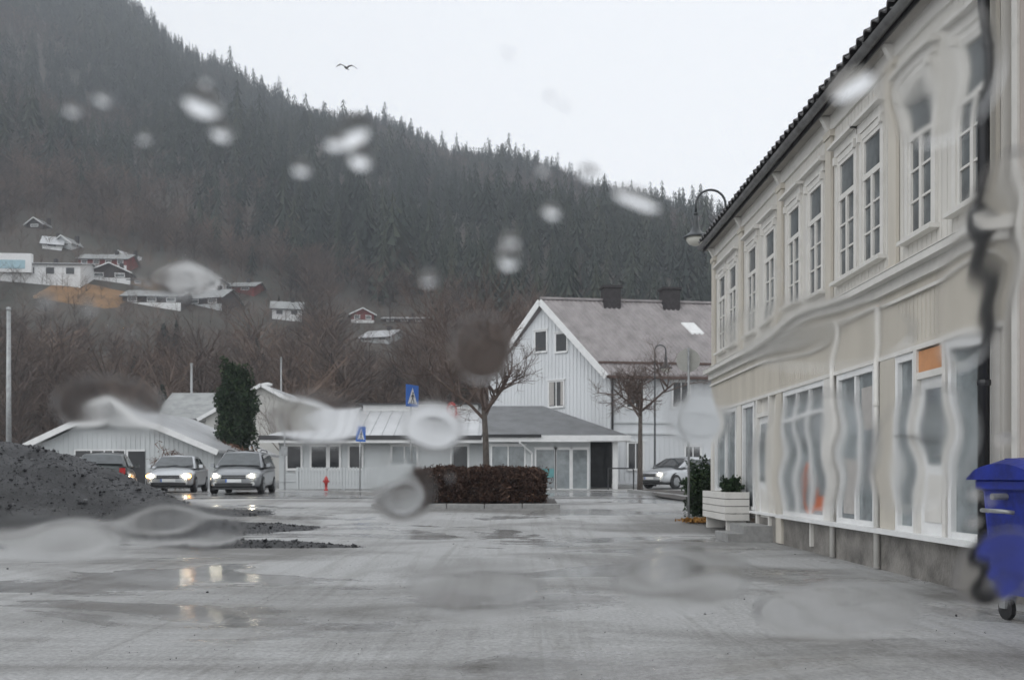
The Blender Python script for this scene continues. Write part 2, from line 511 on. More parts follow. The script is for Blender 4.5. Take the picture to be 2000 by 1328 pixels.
for row in range(2):
    yy = Y0-.25
    while yy < Y1+.1:
        o = put('roof_tile', tm, roof, (FX-.37+row*.36*math.cos(sl), yy, rz0+.085+row*.36*math.sin(sl)+.01*math.sin(yy*37)), (0, -sl, 0))
        yy += .25
mb = MB()
n = 10
for yy in (Y0-.42, Y1+.42):
    pass
P = []
for yy in np.linspace(Y0-.33, Y1+.15, 8):
    for j in range(n):
        a = PI*j/(n-1)
        P.append((FX-.31-.075*math.cos(a), yy, rz0-.03-.085*math.sin(a)))
mb.grid(P, 8, n)
P = [(p[0]*1 + (.006 if p[0] < FX-.31 else -.006), p[1], p[2]+.006) for p in P]
mb.grid(P, 8, n)
gut = mb.build('gutter', M['gutter'], cb, smooth=True)
yy = Y0
while yy < Y1+.1:
    MB().bar((FX-.40, yy, rz0-.025), (FX-.2, yy, rz0-.025), .03, .012).build('gutter_bracket', M['gutter'], gut); yy += .9
MB().box(FX-.245, FX-.231, Y0-.33, Y1+.14, WZ-.06, rz0-.07).build('fascia', M['bargewet'], cb)
for yy in (11.85, 14.25, 16.85, 19.75, 22.42):   # eave brackets
    MB().hexa([(FX-.06,yy-.05,6.58),(FX-.02,yy-.05,6.58),(FX-.02,yy+.05,6.58),(FX-.06,yy+.05,6.58),
               (FX-.2,yy-.05,6.83),(FX-.02,yy-.05,6.83),(FX-.02,yy+.05,6.83),(FX-.2,yy+.05,6.83)]).build('eave_bracket', M['trim'], cb)
# downpipes
def downpipe(y, x, m, r, z0, z1, off=True):
    pts = [(x, y, z0), (x, y, z1-.5), (x, y, z1-.45), (FX-.3, y, z1)] if off else [(x, y, z0), (x, y, z1)]
    o = MB().tube(pts, r, 10).build('downpipe', m, cb, smooth=True)
    zz = z0+.5
    while zz < z1-.6:
        MB().lathe([(r+.008, -.03), (r+.012, 0), (r+.008, .03)], 10, (x, y, zz)).build('pipe_clip', m, o); zz += 1.7
    return o
downpipe(9.3, 4.8, M['black'], .058, .0, rz0-.05)
MB().lathe([(.06,0), (.1,.12), (.1,.3), (.075,.36)], 12, (4.8, 9.3, 3.62)).build('pipe_hopper', M['black'], cb, smooth=True)
downpipe(12.28, 4.9, M['trim'], .04, .02, 3.5, False)
downpipe(13.98, 4.9, M['trim'], .04, .02, 3.5, False)
# shop front: stall riser sill, posts, glazing
mb = MB(); fb(mb, Y0, 16.7, .5, .56, 0, .2); mb.build('shop_sill', M['white'], cb)
mb = MB(); fb(mb, 17.0, 22.4, .5, .55, 0, .12); mb.build('shop_sill', M['white'], cb)
def shopwin(y0, y1, z0=.56, z1=2.78, nmul=0, trans=None, m='shopglass', mul=.07):
    f = MB()
    fb(f, y0, y0+.08, z0, z1, 0, .08); fb(f, y1-.08, y1, z0, z1, 0, .08)
    fb(f, y0+.08, y1-.08, z1-.09, z1, 0, .075); fb(f, y0+.08, y1-.08, z0, z0+.07, 0, .075)
    cols = [y0+.08 + (y1-y0-.16)*k/(nmul+1) for k in range(nmul+2)]
    for c in cols[1:-1]: fb(f, c-mul/2, c+mul/2, z0+.07, z1-.09, 0, .07)
    rows = [z0+.07] + ([trans] if trans else []) + [z1-.09]
    if trans: fb(f, y0+.08, y1-.08, trans-.03, trans+.03, 0, .065)
    w = f.build('shop_window', M['white'], cb)
    for a, b in zip(cols, cols[1:]):
        for c, d in zip(rows, rows[1:]):
            fb(MB(), a, b, c, d, .005, .02).build('pane', M[m], w)
    return w
shopwin(9.5, 10.32)
shopwin(11.16, 11.74, nmul=0)
w2 = shopwin(12.4, 13.86, nmul=1)
w3 = shopwin(14.4, 16.6, nmul=2, trans=2.2)
shopwin(20.1, 22.2, nmul=1, z0=.9)
for y0, y1, m_ in ((9.37-.0,9.5,'trim'), (11.74,12.2,'beige'), (14.06,14.4,'trim'), (16.66,17.02,'beige'), (19.6,20.0,'upper'), (22.25,22.58,'upper')):
    mb = MB(); fb(mb, y0, y1, .562 if y0 < 16.5 else .02, 2.78, 0, .09); mb.build('shop_post', M[m_], cb)
# things shown inside the shop windows
fb(MB(), 14.6, 15.0, .7, 1.0, .022, .03).build('window_print', M['orange'], w3)
a = MB()
for k in range(14):
    t0, t1 = 2*PI*k/14, 2*PI*(k+1)/14
    yc, zc, r1, r2 = 15.25, 1.0, .26, .34
    if 3 <= k <= 5: continue
    a.poly([(FX-.033, yc+r*math.cos(t), zc+r*math.sin(t)*1.2) for r, t in ((r1,t0),(r2,t0),(r2,t1),(r1,t1))])
a.build('window_print', M['orange'], w3)
fb(MB(), 12.5, 13.0, 1.9, 2.5, .022, .028).build('window_print', M['curtain'], w2)
fb(MB(), 13.25, 13.7, .7, 1.5, .022, .028).build('window_print', M['curtain'], w2)
# shop doors
def shopdoor(y0, y1, z0, m):
    d = MB(); fb(d, y0, y1, z0, 2.42, 0, .04); dd = d.build('door', M['white'], cb)
    f = MB(); fb(f, y0-.08, y0, z0, 2.78, 0, .1); fb(f, y1, y1+.08, z0, 2.78, 0, .1); fb(f, y0, y1, 2.42, 2.5, 0, .09); f.build('door_frame', M['trim'], dd)
    fb(MB(), y0+.14, y1-.14, z0+.85, 2.28, .041, .05).build('pane', M[m], dd)
    fb(MB(), y0+.12, y1-.12, z0+.15, z0+.7, .041, .052).build('panel', M['trim'], dd)
    MB().tube([(FX-.045, y0+.07, z0+1.0), (FX-.1, y0+.07, z0+1.0), (FX-.1, y0+.2, z0+1.0)], .012, 8).build('handle', M['galv'], dd)
    return dd
d1 = shopdoor(10.42, 11.08, .56, 'shopglass')
fb(MB(), 10.42, 11.08, 2.5, 2.76, .02, .07).build('sign_panel', M['peach'], d1)
MB().bar((FX-.12, 10.5, 1.72), (FX-.12, 11.6, 1.74), .02, .02).build('grab_rail', M['black'], d1)
shopdoor(17.5, 18.3, .3, 'shopglass')
shopwin(18.6, 19.55, nmul=0)
# steps and basement opening under the door
st = MB(); st.box(FX-.9, FX-.05, 17.35, 18.45, .0, .16); st.box(FX-.6, FX-.05, 17.35, 18.45, .16, .31); st.build('door_step', M['stonepale'], cb)
for yy in (18.62, 19.2):
    fb(MB(), yy, yy+.42, .12, .45, .051, .056).build('basement_window', M['glass_dark'], cb)
fb(MB(), 15.0, 15.06, .1, .5, .05, .1).build('plinth_post', M['trim'], cb)
# planter box on the wall
pl = thing('planter_box', (FX-.36, 19.9, .32), 'white wooden planter box against the cream wall by the corner', 'planter')
mb = MB()
for k in range(4):
    mb2 = MB().box(-.26, -.235, -1.1, 1.1, .02+k*.15, .155+k*.15); mb2.build('plank', M['trim'], pl)
    for e in (-1, 1):
        MB().box(-.234, .24, e*1.1-.012, e*1.1+.012, .02+k*.15, .155+k*.15).build('plank', M['trim'], pl)
MB().box(-.23, .24, -1.08, 1.08, .3, .56).build('soil', M['soil'], pl)
for e in (-.95, .95):
    MB().box(-.2, .2, e-.04, e+.04, -.28, .02).build('leg', M['trim'], pl)

# leafy clump helper: many small leaf faces in an ellipsoidal, uneven volume
def leaf_cloud(name, m, n, rad, seed, size=.06, elong=1.6, lump=.35, box=False, parent=None, loc=(0,0,0), flat_top=False, up=0.0):
    rng = np.random.default_rng(seed)
    if box:
        p = rng.uniform(-1, 1, (n, 3))
        keep = rng.random(n) < (.25 + .75*np.max(np.abs(p)**4, axis=1))
        p = p[keep]
        p += .05*np.sin(p[:, [1,2,0]]*9 + seed)
        p[:,2] = np.where(p[:,2] > 0, p[:,2]*(1-.28*np.abs(p[:,0])**10-.2*np.abs(p[:,1])**4+.07*np.sin(p[:,0]*11+seed)*np.sin(p[:,0]*23)), p[:,2])
        stray = rng.random(len(p)) < .03
        p[stray] *= 1.12
        p[:,1] *= 1+.08*np.sin(p[:,0]*17)
        p *= np.array(rad)
    else:
        d = rng.normal(size=(n, 3)); d /= np.linalg.norm(d, axis=1)[:, None]
        r = rng.random(n)**.45
        L = 1 + lump*(np.sin(d[:,0]*5+seed)*np.sin(d[:,1]*6+1)+.7*np.sin(d[:,2]*9+d[:,0]*4+seed*2)+.4*np.sin(d[:,1]*14+d[:,2]*11))
        p = d*(r*L)[:, None]*np.array(rad)
    n = len(p)
    a = rng.normal(size=(n,3)); a[:,2] += up; a /= np.linalg.norm(a, axis=1)[:, None]
    b = np.cross(a, rng.normal(size=(n,3))); b /= np.linalg.norm(b, axis=1)[:, None]
    s = size*rng.uniform(.6, 1.4, n)[:, None]
    V = np.concatenate([p - a*s*elong*.5 + b*s*.4, p - a*s*elong*.5 - b*s*.4, p + a*s*elong*.5], 1).reshape(-1, 3)
    T = np.arange(len(V)).reshape(-1, 3)
    me = tri_mesh(name, V, T, m, np.clip(.5+.5*rng.normal(size=n)*.5, 0, 1))
    o = bpy.data.objects.new(name, me); C.objects.link(o); o.location = loc
    if parent: o.parent = parent
    return o
M['evergreen'] = tint_mat('evergreen_leaves', [(0,(.012,.02,.012)), (.6,(.025,.045,.022)), (1,(.06,.085,.04))])
M['hedgetwig'] = tint_mat('hedge_twigs', [(0,(.024,.014,.012)), (.5,(.062,.036,.028)), (1,(.15,.095,.07))])
M['rusttwig'] = tint_mat('rust_twigs', [(0,(.06,.03,.02)), (.6,(.15,.085,.06)), (1,(.22,.14,.09))])
M['orangeleaf'] = tint_mat('fallen_leaves', [(0,(.18,.08,.02)), (1,(.36,.2,.06))])
sh = leaf_cloud('planter_shrub', M['evergreen'], 1800, (.2,.32,.2), 5, .05)
sh.location = (FX-.36, 19.35, 1.02); tag(sh, 'small dark evergreen shrub growing in the white planter box', 'shrub')
cs = thing('corner_shrub', (4.92, 23.6, .2), 'dark narrow evergreen shrub at the far corner of the cream building', 'shrub')
leaf_cloud('foliage', M['evergreen'], 7000, (.42,.42,.72), 8, .06, parent=cs, loc=(0,0,.7))
MB().tube([(0,0,-.05),(0,0,.7)], [.04,.02], 6).build('stem', M['bark'], cs)
lf = leaf_cloud('fallen_leaves', M['orangeleaf'], 1500, (.5,.4,.04), 3, .05, loc=(4.6, 21.9, .2))
tag(lf, 'patch of ochre fallen leaves beside the corner shrub', 'leaves', kind='stuff')

# neighbouring building beyond the black downpipe
nb = thing('neighbour_building', (0,0,0), 'pale brownish building adjoining the black downpipe', 'building')
MB().box(5.03, 12, 1.5, 9.18, -.1, 7.6).build('wall', mat('pinkish_boards', (.5,.44,.4), .6, .08, 1, streak=True), nb)
for k in range(30):
    MB().box(5.0, 5.028, 9.05-k*.25, 9.15-k*.25, .55, 7.4).build('batten', M['trim'], nb)
MB().box(4.6, 12.2, 1.4, 9.1, 7.6, 7.8).build('roof', M['darktile'], nb)
MB().box(4.98, 5.03, 1.5, 9.17, -.1, .5).build('plinth', M['plinth'], nb)

# ------------------------------------------------------------------ blue waste container
bz = float(gz(4.4, 7.6))
bn = thing('waste_container', (4.76, 7.75, bz), 'tall blue plastic wheeled waste container beside the shop wall', 'waste container', rz=R(4))
W2, D2, HB = .62, .42, 1.22
def ring(w, d, z, r=.09, n=5):
    out = []
    for cx, cy, a0 in ((w-r, d-r, 0), (-w+r, d-r, 90), (-w+r, -d+r, 180), (w-r, -d+r, 270)):
        for k in range(n):
            a = R(a0+90*k/(n-1)); out.append((cx+r*math.cos(a), cy+r*math.sin(a), z))
    return out
mb = MB(); rings = [ring(.50,.33,.24,.06), ring(.54,.36,.32), ring(W2-.03,D2-.02,1.12), ring(W2+.02,D2+.02,1.14), ring(W2+.02,D2+.02,HB)]
for rg in rings: mb.v += rg
k = len(rings[0])
for i in range(len(rings)-1):
    for j in range(k): mb.f.append((i*k+j, i*k+(j+1) % k, (i+1)*k+(j+1) % k, (i+1)*k+j))
mb.f.append(tuple(range(k))[::-1]); mb.f.append(tuple((len(rings)-1)*k+j for j in range(k)))
body = mb.build('body', M['binblue'], bn, smooth=False); bevel(body, .012)
lid = MB(); NL = 12; P = []
for i in range(NL):
    t = i/(NL-1)
    for j in range(9):
        u = j/8
        P.append(((t-.5)*2*(W2+.05), (u-.5)*2*(D2+.05), HB+.01+.17*math.sin(PI*min(1,max(0,u)))**.55*(1 if 0 < i < NL-1 else .75)))
lid.grid(P, NL, 9)
k0 = len(lid.v)
lid.v += [(x, y, HB) for x, y, z in P]
for i in range(NL-1):
    lid.f.append((i*9, k0+i*9, k0+(i+1)*9, (i+1)*9)); lid.f.append((i*9+8, (i+1)*9+8, k0+(i+1)*9+8, k0+i*9+8))
for j in range(8):
    lid.f.append((j, j+1, k0+j+1, k0+j)); q = (NL-1)*9; lid.f.append((q+j, k0+q+j, k0+q+j+1, q+j+1))
lidd = lid.build('lid', M['binblue'], bn, smooth=False)
for xx in (-.3, 0, .3):
    MB().box(xx-.03, xx+.03, -D2-.02, D2+.02, HB+.165, HB+.19).build('lid_rib', M['binblue'], lidd)
for xx in (-.4,-.13,.13,.4):
    MB().hexa([(xx-.02,-.37,.34),(xx+.02,-.37,.34),(xx+.02,-.35,.34),(xx-.02,-.35,.34),(xx-.02,-.43,1.1),(xx+.02,-.43,1.1),(xx+.02,-.4,1.1),(xx-.02,-.4,1.1)]).build('rib', M['binblue'], bn)
MB().box(-.5,.5,-.445,-.41,.95,1.06).build('front_panel', M['binblue'], bn)
MB().tube([(-W2-.02,-.18,.95),(-W2-.09,-.16,.96),(-W2-.09,.16,.96),(-W2-.02,.18,.95)], .018, 8).build('side_handle', M['galv'], bn, smooth=True)
MB().tube([(-W2-.1,0,1.08),(W2+.1,0,1.08)], .028, 10).build('trunnion', M['galv'], bn)
for sx in (-1,1):
    for sy in (-1,1):
        w = MB().lathe([(.07,-.025),(.1,-.02),(.1,.02),(.07,.025)], 16, (sx*.42, sy*.26, .1), axis='x').build('wheel', M['rubber'], bn, smooth=False)
        MB().hexa([(sx*.42-.045,sy*.26-.04,.1),(sx*.42+.045,sy*.26-.04,.1),(sx*.42+.045,sy*.26+.04,.1),(sx*.42-.045,sy*.26+.04,.1),
                   (sx*.42-.06,sy*.26-.06,.25),(sx*.42+.06,sy*.26-.06,.25),(sx*.42+.06,sy*.26+.06,.25),(sx*.42-.06,sy*.26+.06,.25)]).build('wheel_fork', M['galv'], w)

# ------------------------------------------------------------------ street lamps
def street_lamp(x, y, top, arm, label, dirx=-1):
    z0 = float(gz(x, y))
    t = thing('street_lamp', (x, y, z0), label, 'street lamp', 'arched street lamps')
    H = top - z0; r = arm/2
    MB().tube([(0,0,-.05),(0,0,1.0),(0,0,1.02),(0,0,H-r-.2)], [.085,.08,.055,.042], 12).build('pole', M['lamp_metal'], t, smooth=True)
    pts = [(0,0,H-r-.2)] + [(dirx*(r-r*math.cos(a)), 0, H-r+r*math.sin(a)) for a in np.linspace(0, PI, 15)] + [(dirx*arm, 0, H-r-.22)]
    MB().tube(pts, .032, 10).build('arch_arm', M['lamp_metal'], t, smooth=True)
    zc = H-r-.22
    hd = MB().lathe([(.02,.02),(.065,0),(.065,-.05),(.035,-.07),(.07,-.1),(.075,-.3),(.1,-.42),(.17,-.53),(.30,-.62),(.34,-.66),(.33,-.68),(.25,-.67)], 24, (dirx*arm,0,zc)).build('lamp_shade', M['lamp_metal'], t, smooth=True)
    MB().lathe([(.265,-.67),(.25,-.75),(.19,-.83),(.1,-.875),(.02,-.885)], 24, (dirx*arm,0,zc)).build('globe', M['lampglass'], t, smooth=True)
    return t
street_lamp(5.75, 24.6, 8.95, .80, 'tall arched street lamp rising behind the roof edge of the cream building')
p = at(1279, 900, 46)
lp = street_lamp(p.x, 46, at(1279, 674, 46).z, .55, 'smaller dark arched street lamp in front of the white house', 1)

# ------------------------------------------------------------------ signs
def post_sign(name, label, x, y, ztop, build, rz=0, r=.03):
    z0 = float(gz(x, y))
    t = thing(name, (x, y, z0), label, 'road sign', rz=rz)
    MB().tube([(0,0,-.1),(0,0,ztop-z0)], r, 10).build('post', M['galv'], t, smooth=True)
    build(t, ztop-z0)
    return t
def disc_back(t, H):
    MB().lathe([(.02,-.06),(.298,-.06),(.3,-.055),(.3,-.05),(.02,-.048)], 32, (0,0,H-.3), axis='y').build('plate', M['signback'], t)
    o = MB().lathe([(.02,0),(.24,0),(.24,.004),(.02,.004)], 32, (0,-.068,H-.3), axis='y').build('face', M['signwhite'], t)
    MB().box(-.03,.03,-.048,-.025,H-.45,H-.42).build('clamp', M['galv'], t)
    MB().box(-.03,.03,-.048,-.025,H-.2,H-.17).build('clamp', M['galv'], t)
post_sign('round_sign', 'back of a round grey road sign on a post by the far corner', at(1345,700,23).x, 23, at(1345,680,23).z, disc_back, rz=PI)
def crossing(t, H):
    s = .33
    z = H-s
    b = bevel(MB().box(-s,s,-.05,-.035,z-s,z+s).build('plate', M['signblue'], t), .004)
    def tri(x0,x1,z0,z1,yy,m,nm):
        a = MB(); a.poly([(x0,yy,z0),(x1,yy,z0),((x0+x1)/2,yy,z1)]); return a.build(nm, m, b)
    tri(-.25,.25,z-.24,z+.25,-.052,M['signwhite'],'white_triangle')
    f = MB()
    def q(*pts): f.poly([(x,-.054,z+zz) for x, zz in pts])
    q(*[(.02+.035*math.cos(2*PI*k/10), .085+.035*math.sin(2*PI*k/10)) for k in range(10)])
    q((-.02,.045),(.05,.045),(.04,-.07),(-.03,-.07))
    q((-.03,-.07),(.01,-.07),(-.05,-.2),(-.09,-.2)); q((0,-.07),(.04,-.07),(.09,-.2),(.05,-.2))
    q((-.02,.045),(-.09,-.03),(-.075,-.05),(-.01,.01)); q((.05,.045),(.1,-.03),(.085,-.05),(.035,.01))
    for k in range(4): q((-.17+k*.09,-.235),(-.12+k*.09,-.235),(-.11+k*.09,-.205),(-.16+k*.09,-.205))
    f.build('pedestrian_figure', M['black'], b)
    MB().box(-.32,.32,-.034,-.028,z-.32,z+.32).build('sign_backing', M['signback'], t)
post_sign('crossing_sign', 'larger blue pedestrian crossing sign standing beside the clipped hedge', at(803,800,27.5).x, 27.5, at(803,752,27.5).z, crossing, rz=R(62))
post_sign('crossing_sign', 'smaller blue pedestrian crossing sign in front of the picket fence', at(703,850,38.9).x, 38.9, at(703,832,38.9).z, crossing, rz=R(62))
def ringsign(t, H):
    b = MB().lathe([(.02,-.062),(.2,-.062),(.2,-.056),(.02,-.056)], 28, (0,0,H-.3), axis='y').build('face', M['signwhite'], t)
    MB().lathe([(.2,-.055),(.3,-.055),(.3,-.04),(.2,-.04)], 28, (0,0,H-.3), axis='y').build('red_border', M['red'], t)
post_sign('round_sign', 'white round road sign with a red border above the hedge', at(884,800,29).x, 29, at(884,785,29).z, ringsign, rz=R(-52))
# grey marker post by the bungalow
t = thing('slim_post', at(556, 950, 40), 'slim grey post standing by the bungalow end wall', 'post')
MB().tube([(0,0,-.2),(0,0,3.1)], .04, 8).build('pole', M['galv'], t); MB().box(-.13,.13,-.05,.05,1.35,1.75).build('box', M['galv'], t)
# red hydrant
p = at(637, 957, 39)
t = thing('fire_hydrant', (p.x, 39.0, float(gz(p.x,39))+.0), 'small red fire hydrant in front of the picket fence', 'hydrant')
MB().lathe([(.12,0),(.12,.05),(.075,.06),(.075,.35),(.1,.36),(.1,.44),(.115,.46),(.115,.58),(.09,.68),(.04,.74),(.03,.78)], 14).build('body', M['red'], t, smooth=True)
MB().lathe([(.05,-.17),(.05,.17)], 10, (0,0,.5), axis='x').build('outlet', M['red'], t)
t.scale = (.8,.8,.8)

# ------------------------------------------------------------------ houses
def gable_prism(mb, p0, p1, ridge0, ridge1, q0, q1): pass

def slab(mb, a, b, c, d, th):
    """roof slab from four top points (a,b eave side; c,d ridge side) with thickness straight down"""
    dn = Vector((0,0,-th))
    a, b, c, d = map(Vector, (a, b, c, d))
    return mb.hexa([a+dn, b+dn, c+dn, d+dn, a, b, c, d])

def corrugated(mb, a, b, c, d, pitch, amp):
    """ribbed sheet: a-b eave, d-c ridge; ribs run from eave to ridge"""
    a, b, c, d = map(Vector, (a, b, c, d))
    n = max(4, int((b-a).length/pitch)*4)
    nrm = (b-a).cross(d-a).normalized()
    if nrm.z < 0: nrm = -nrm
    P = []
    for i in range(n+1):
        t = i/n
        o = nrm*amp*(1 if (i % 4) in (0,) else 0)
        P += [a.lerp(b, t)+o, a.lerp(b, t).lerp(d.lerp(c, t), .5)+o, d.lerp(c, t)+o]
    return mb.grid(P, n+1, 3)

def wallwin(parent, c, u, w, h, frame=.07, m='glass_dark', n=1, fm='white', out=None, curtains=False):
    """window on a wall: c bottom centre (on wall face), u unit along wall, out unit normal"""
    c, u, out = Vector(c), Vector(u), Vector(out)
    z = Vector((0,0,1))
    def blk(mb, u0,u1,z0,z1,o0,o1):
        p = lambda a,b,o: c+u*a+z*b+out*o
        mb.hexa([p(u0,z0,o1),p(u1,z0,o1),p(u1,z0,o0),p(u0,z0,o0),p(u0,z1,o1),p(u1,z1,o1),p(u1,z1,o0),p(u0,z1,o0)])
    f = MB()
    blk(f,-w/2-frame,-w/2,-frame,h+frame,0,.05); blk(f,w/2,w/2+frame,-frame,h+frame,0,.05)
    blk(f,-w/2,w/2,h,h+frame,0,.05); blk(f,-w/2-.05,w/2+.05,-frame-.02,-.001,-.0,.09)
    blk(f,-w/2-frame-.05,w/2+frame+.05,h+frame,h+frame+.05,0,.1)
    for k in range(1,n): blk(f,-w/2+w*k/n-.03,-w/2+w*k/n+.03,0,h,0,.045)
    o = f.build('window', M[fm], parent)
    for k in range(n):
        g_ = MB(); blk(g_,-w/2+w*k/n,-w/2+w*(k+1)/n,0,h,.005,.02); g_.build('pane', M[m], o)
    if curtains:
        g_ = MB(); blk(g_,-w/2,-w/2+w*.33,.05,h,.021,.025); blk(g_,w/2-w*.2,w/2,.05,h,.021,.025); g_.build('curtain', M['curtain'], o)
    return o

# --- white two-and-a-half storey house
wh = thing('white_house', (0,0,0), 'tall white boarded house with a grey pantile roof and dark chimneys', 'house')
Cc = Vector((5.5, 50, 0)); Lc = Vector((-1.4, 55, 0)); dl = Vector((math.cos(R(8)), math.sin(R(8)), 0)); LEN = 15
zb, ze, zr = .6, 7.05, 11.25
Cr, Lr = Cc+dl*LEN, Lc+dl*LEN
Pm = (Cc+Lc)/2; Pr = Pm+dl*LEN
up = lambda p, z: Vector((p.x, p.y, z))
mb = MB()
mb.v += [tuple(up(q, zz)) for q, zz in ((Cc,zb),(Lc,zb),(Cr,zb),(Lr,zb),(Cc,ze),(Lc,ze),(Cr,ze),(Lr,ze),(Pm,zr),(Pr,zr))]
mb.f += [(0,1,5,8,4),(0,4,6,2),(2,6,9,7,3),(1,3,7,5),(4,8,9,6),(5,7,9,8)]
hw = mb.build('wall', M['boards'], wh)
uG = (Lc-Cc).normalized(); nG = Vector((-uG.y, uG.x, 0));
if nG.y > 0: nG = -nG
nS = Vector((dl.y, -dl.x, 0))
bat = MB(); wG = (Lc-Cc).length
s = .15
while s < wG:
    ztop = ze + (zr-ze)*(1-abs(s-wG/2)/(wG/2))
    p0 = Cc+uG*s+nG*.012
    bat.bar(up(p0, 1.6), up(p0, ztop-.05), .05, .03, up=nG); s += .24
s = .15
while s < LEN:
    p0 = Cc+dl*s+nS*.012
    bat.bar(up(p0, 1.0), up(p0, 3.55), .05, .03, up=nS); bat.bar(up(p0, 4.25), up(p0, ze-.05), .05, .03, up=nS); s += .28
tag(bat.build('cladding_battens', M['boards'], wh), kind='stuff')
for zz in (3.6, 4.2):
    MB().bar(up(Cc+nS*.05-dl*.05, zz), up(Cr+nS*.05, zz), .1, .09, up=(0,0,1)).build('string_course', M['greywall'], wh)
MB().bar(up(Cc+nS*.03+nG*.03, zb), up(Cc+nS*.03+nG*.03, ze), .12, .12).build('corner_post', M['black'], wh)
# roof: ribbed front slope, plain rear slope
ovs = nS*.55 + Vector((0,0,-.45)); ovg = -dl*.45
e0, e1, r0_, r1_ = up(Cc,ze)+ovs+ovg, up(Cr,ze)+ovs, up(Pm,zr)+ovg, up(Pr,zr)
dz = Vector((0,0,.16))
rf = MB(); slab(rf, e0+dz, e1+dz, r1_+dz, r0_+dz, .12)
back0, back1 = up(Lc,ze)-ovs*1.0+ovg, up(Lr,ze)
back0.z = back1.z = ze-.45
slab(rf, back0+dz, back1+dz, r1_+dz, r0_+dz, .12)
rfo = rf.build('roof', M['rooftile'], wh)
rb = MB(); corrugated(rb, e0+dz*1.05, e1+dz*1.05, r1_+dz*1.05, r0_+dz*1.05, .27, .05)
tag(rb.build('pantiles', M['rooftile'], rfo), kind='stuff')
MB().bar(r0_+dz*1.3, r1_+dz*1.3, .26, .12).build('ridge_cap', M['rooftile'], rfo)
for a, b in ((e0, r0_), (back0, r0_)):
    MB().bar(a-dl*.03+Vector((0,0,.02)), b-dl*.03+Vector((0,0,.02)), .06, .34, up=(0,0,1)).build('bargeboard', M['white'], wh)
MB().bar(e0+Vector((0,0,.02))+nS*.06, e1+Vector((0,0,.02))+nS*.06, .14, .14).build('gutter', M['brownwood'], wh)
MB().bar(e0.lerp(r0_,.12)+dz*1.9, e1.lerp(r1_,.12)+dz*1.9, .05, .12).build('snow_guard', M['brownwood'], rfo)
for px in (1193, 1308):
    s_ = (px-HX)/F
    t = (s_*Pm.y - Pm.x)/(dl.x - s_*dl.y); q = Pm+dl*t
    ch = MB().box(-.5,.5,-.4,.4,zr-.6,zr+.85).box(-.58,.58,-.48,.48,zr+.85,zr+.98).build('chimney', M['brick_chim'], rfo, loc=(q.x,q.y,0), rz=R(8))
    MB().lathe([(.16,0),(.16,.22),(.12,.24)],12,(0,0,zr+.98)).build('chimney_pot', M['brick_chim'], None).parent = ch if False else rfo
    bpy.data.objects[-1] if False else None
for o in [o for o in bpy.data.objects if o.name.startswith('chimney_pot')]: bpy.data.objects.remove(o)
# roof window
rw = e0.lerp(e1,.46).lerp(r0_.lerp(r1_,.46), .55)+dz*1.6
slp = (r0_-e0); slp = (r0_.lerp(r1_,.5)-e0.lerp(e1,.5)).normalized()
a_ = rw; mb = MB(); slab(mb, a_, a_+dl*.75, a_+dl*.75+slp*.95, a_+slp*.95, .1); mb.build('roof_window', M['white'], rfo)
# windows
def gp(px):           # gable-wall point for a photo column
    s_ = (px-HX)/F; t = (s_*Cc.y-Cc.x)/(uG.x-s_*uG.y); return Cc+uG*t
def sp(px):
    s_ = (px-HX)/F; t = (s_*Cc.y-Cc.x)/(dl.x-s_*dl.y); return Cc+dl*t
def zat(py, q): return CAMZ-(py-HY)/F*q.y
for px, pb, pt_, wd, n_ in ((1057,686,648,.75,1), (1097,686,652,.7,1), (1087,793,746,.95,2)):
    q = gp(px); wallwin(wh, up(q+nG*.01, zat(pb,q)), -uG, wd, zat(pt_,q)-zat(pb,q), .09, 'glass_dark', n_, 'white', nG, curtains=(n_ == 2))
for px, pb, pt_, wd in ((1240,795,747,.9), (1241,915,866,.8), (1353,915,872,.8), (1330,795,747,.9)):
    q = sp(px); wallwin(wh, up(q+nS*.01, zat(pb,q)), dl, wd, zat(pt_,q)-zat(pb,q), .1, 'glass_dark', 2, 'white', nS)
q = sp(1197+160)

# --- low bungalow with pale metal roof
bg_ = thing('bungalow', (0,0,0), 'low grey bungalow with a pale shiny roof behind the picket fence', 'house')
bx0, bx1, by0, by1 = -10.7, -1.3, 42.0, 50.0
bzb, bze, bzr = .4, 3.0, 4.7
MB().box(bx0, bx1, by0, by1, bzb, bze).build('wall', M['greywall'], bg_)
mb = MB()
zz = 1.0
while zz < bze-.1:      # horizontal weatherboards
    mb.hexa([(bx0-.0,by0-.03,zz),(bx1,by0-.03,zz),(bx1,by0-.001,zz),(bx0,by0-.001,zz),(bx0,by0-.012,zz+.135),(bx1,by0-.012,zz+.135),(bx1,by0-.001,zz+.135),(bx0,by0-.001,zz+.135)]); zz += .14
tag(mb.build('weatherboards', M['greywall'], bg_), kind='stuff')
E0, E1 = (bx0-.7, by0-.7, bze), (bx1+.1, by0-.7, bze)
ymid = 46
rf = MB()
rA, rB = (bx0+3.0, ymid, bzr), (bx1+.1, ymid, bzr)
rf.poly([E0, E1, rB, rA]); rf.poly([(bx0-.7,by1+.7,bze), E0, rA]); rf.poly([(bx1+.1,by1+.7,bze),(bx0-.7,by1+.7,bze),rA,rB]); rf.poly([E1,(bx1+.1,by1+.7,bze),rB])
rf.poly([E0,(bx0-.7,by1+.7,bze),(bx1+.1,by1+.7,bze),E1])
r_ = rf.build('roof', M['roofpale'], bg_)
for k in range(1, 18):      # standing seams
    x = bx0-.2+k*.55
    f0 = max(0, min(1, (x-(bx0-.7))/3.7))
    MB().bar((x, by0-.7, bze+.02), (x, by0-.7+(ymid-by0+.7)*f0, bze+(bzr-bze)*f0+.02), .03, .04).build('roof_seam', M['roofpale'], r_)
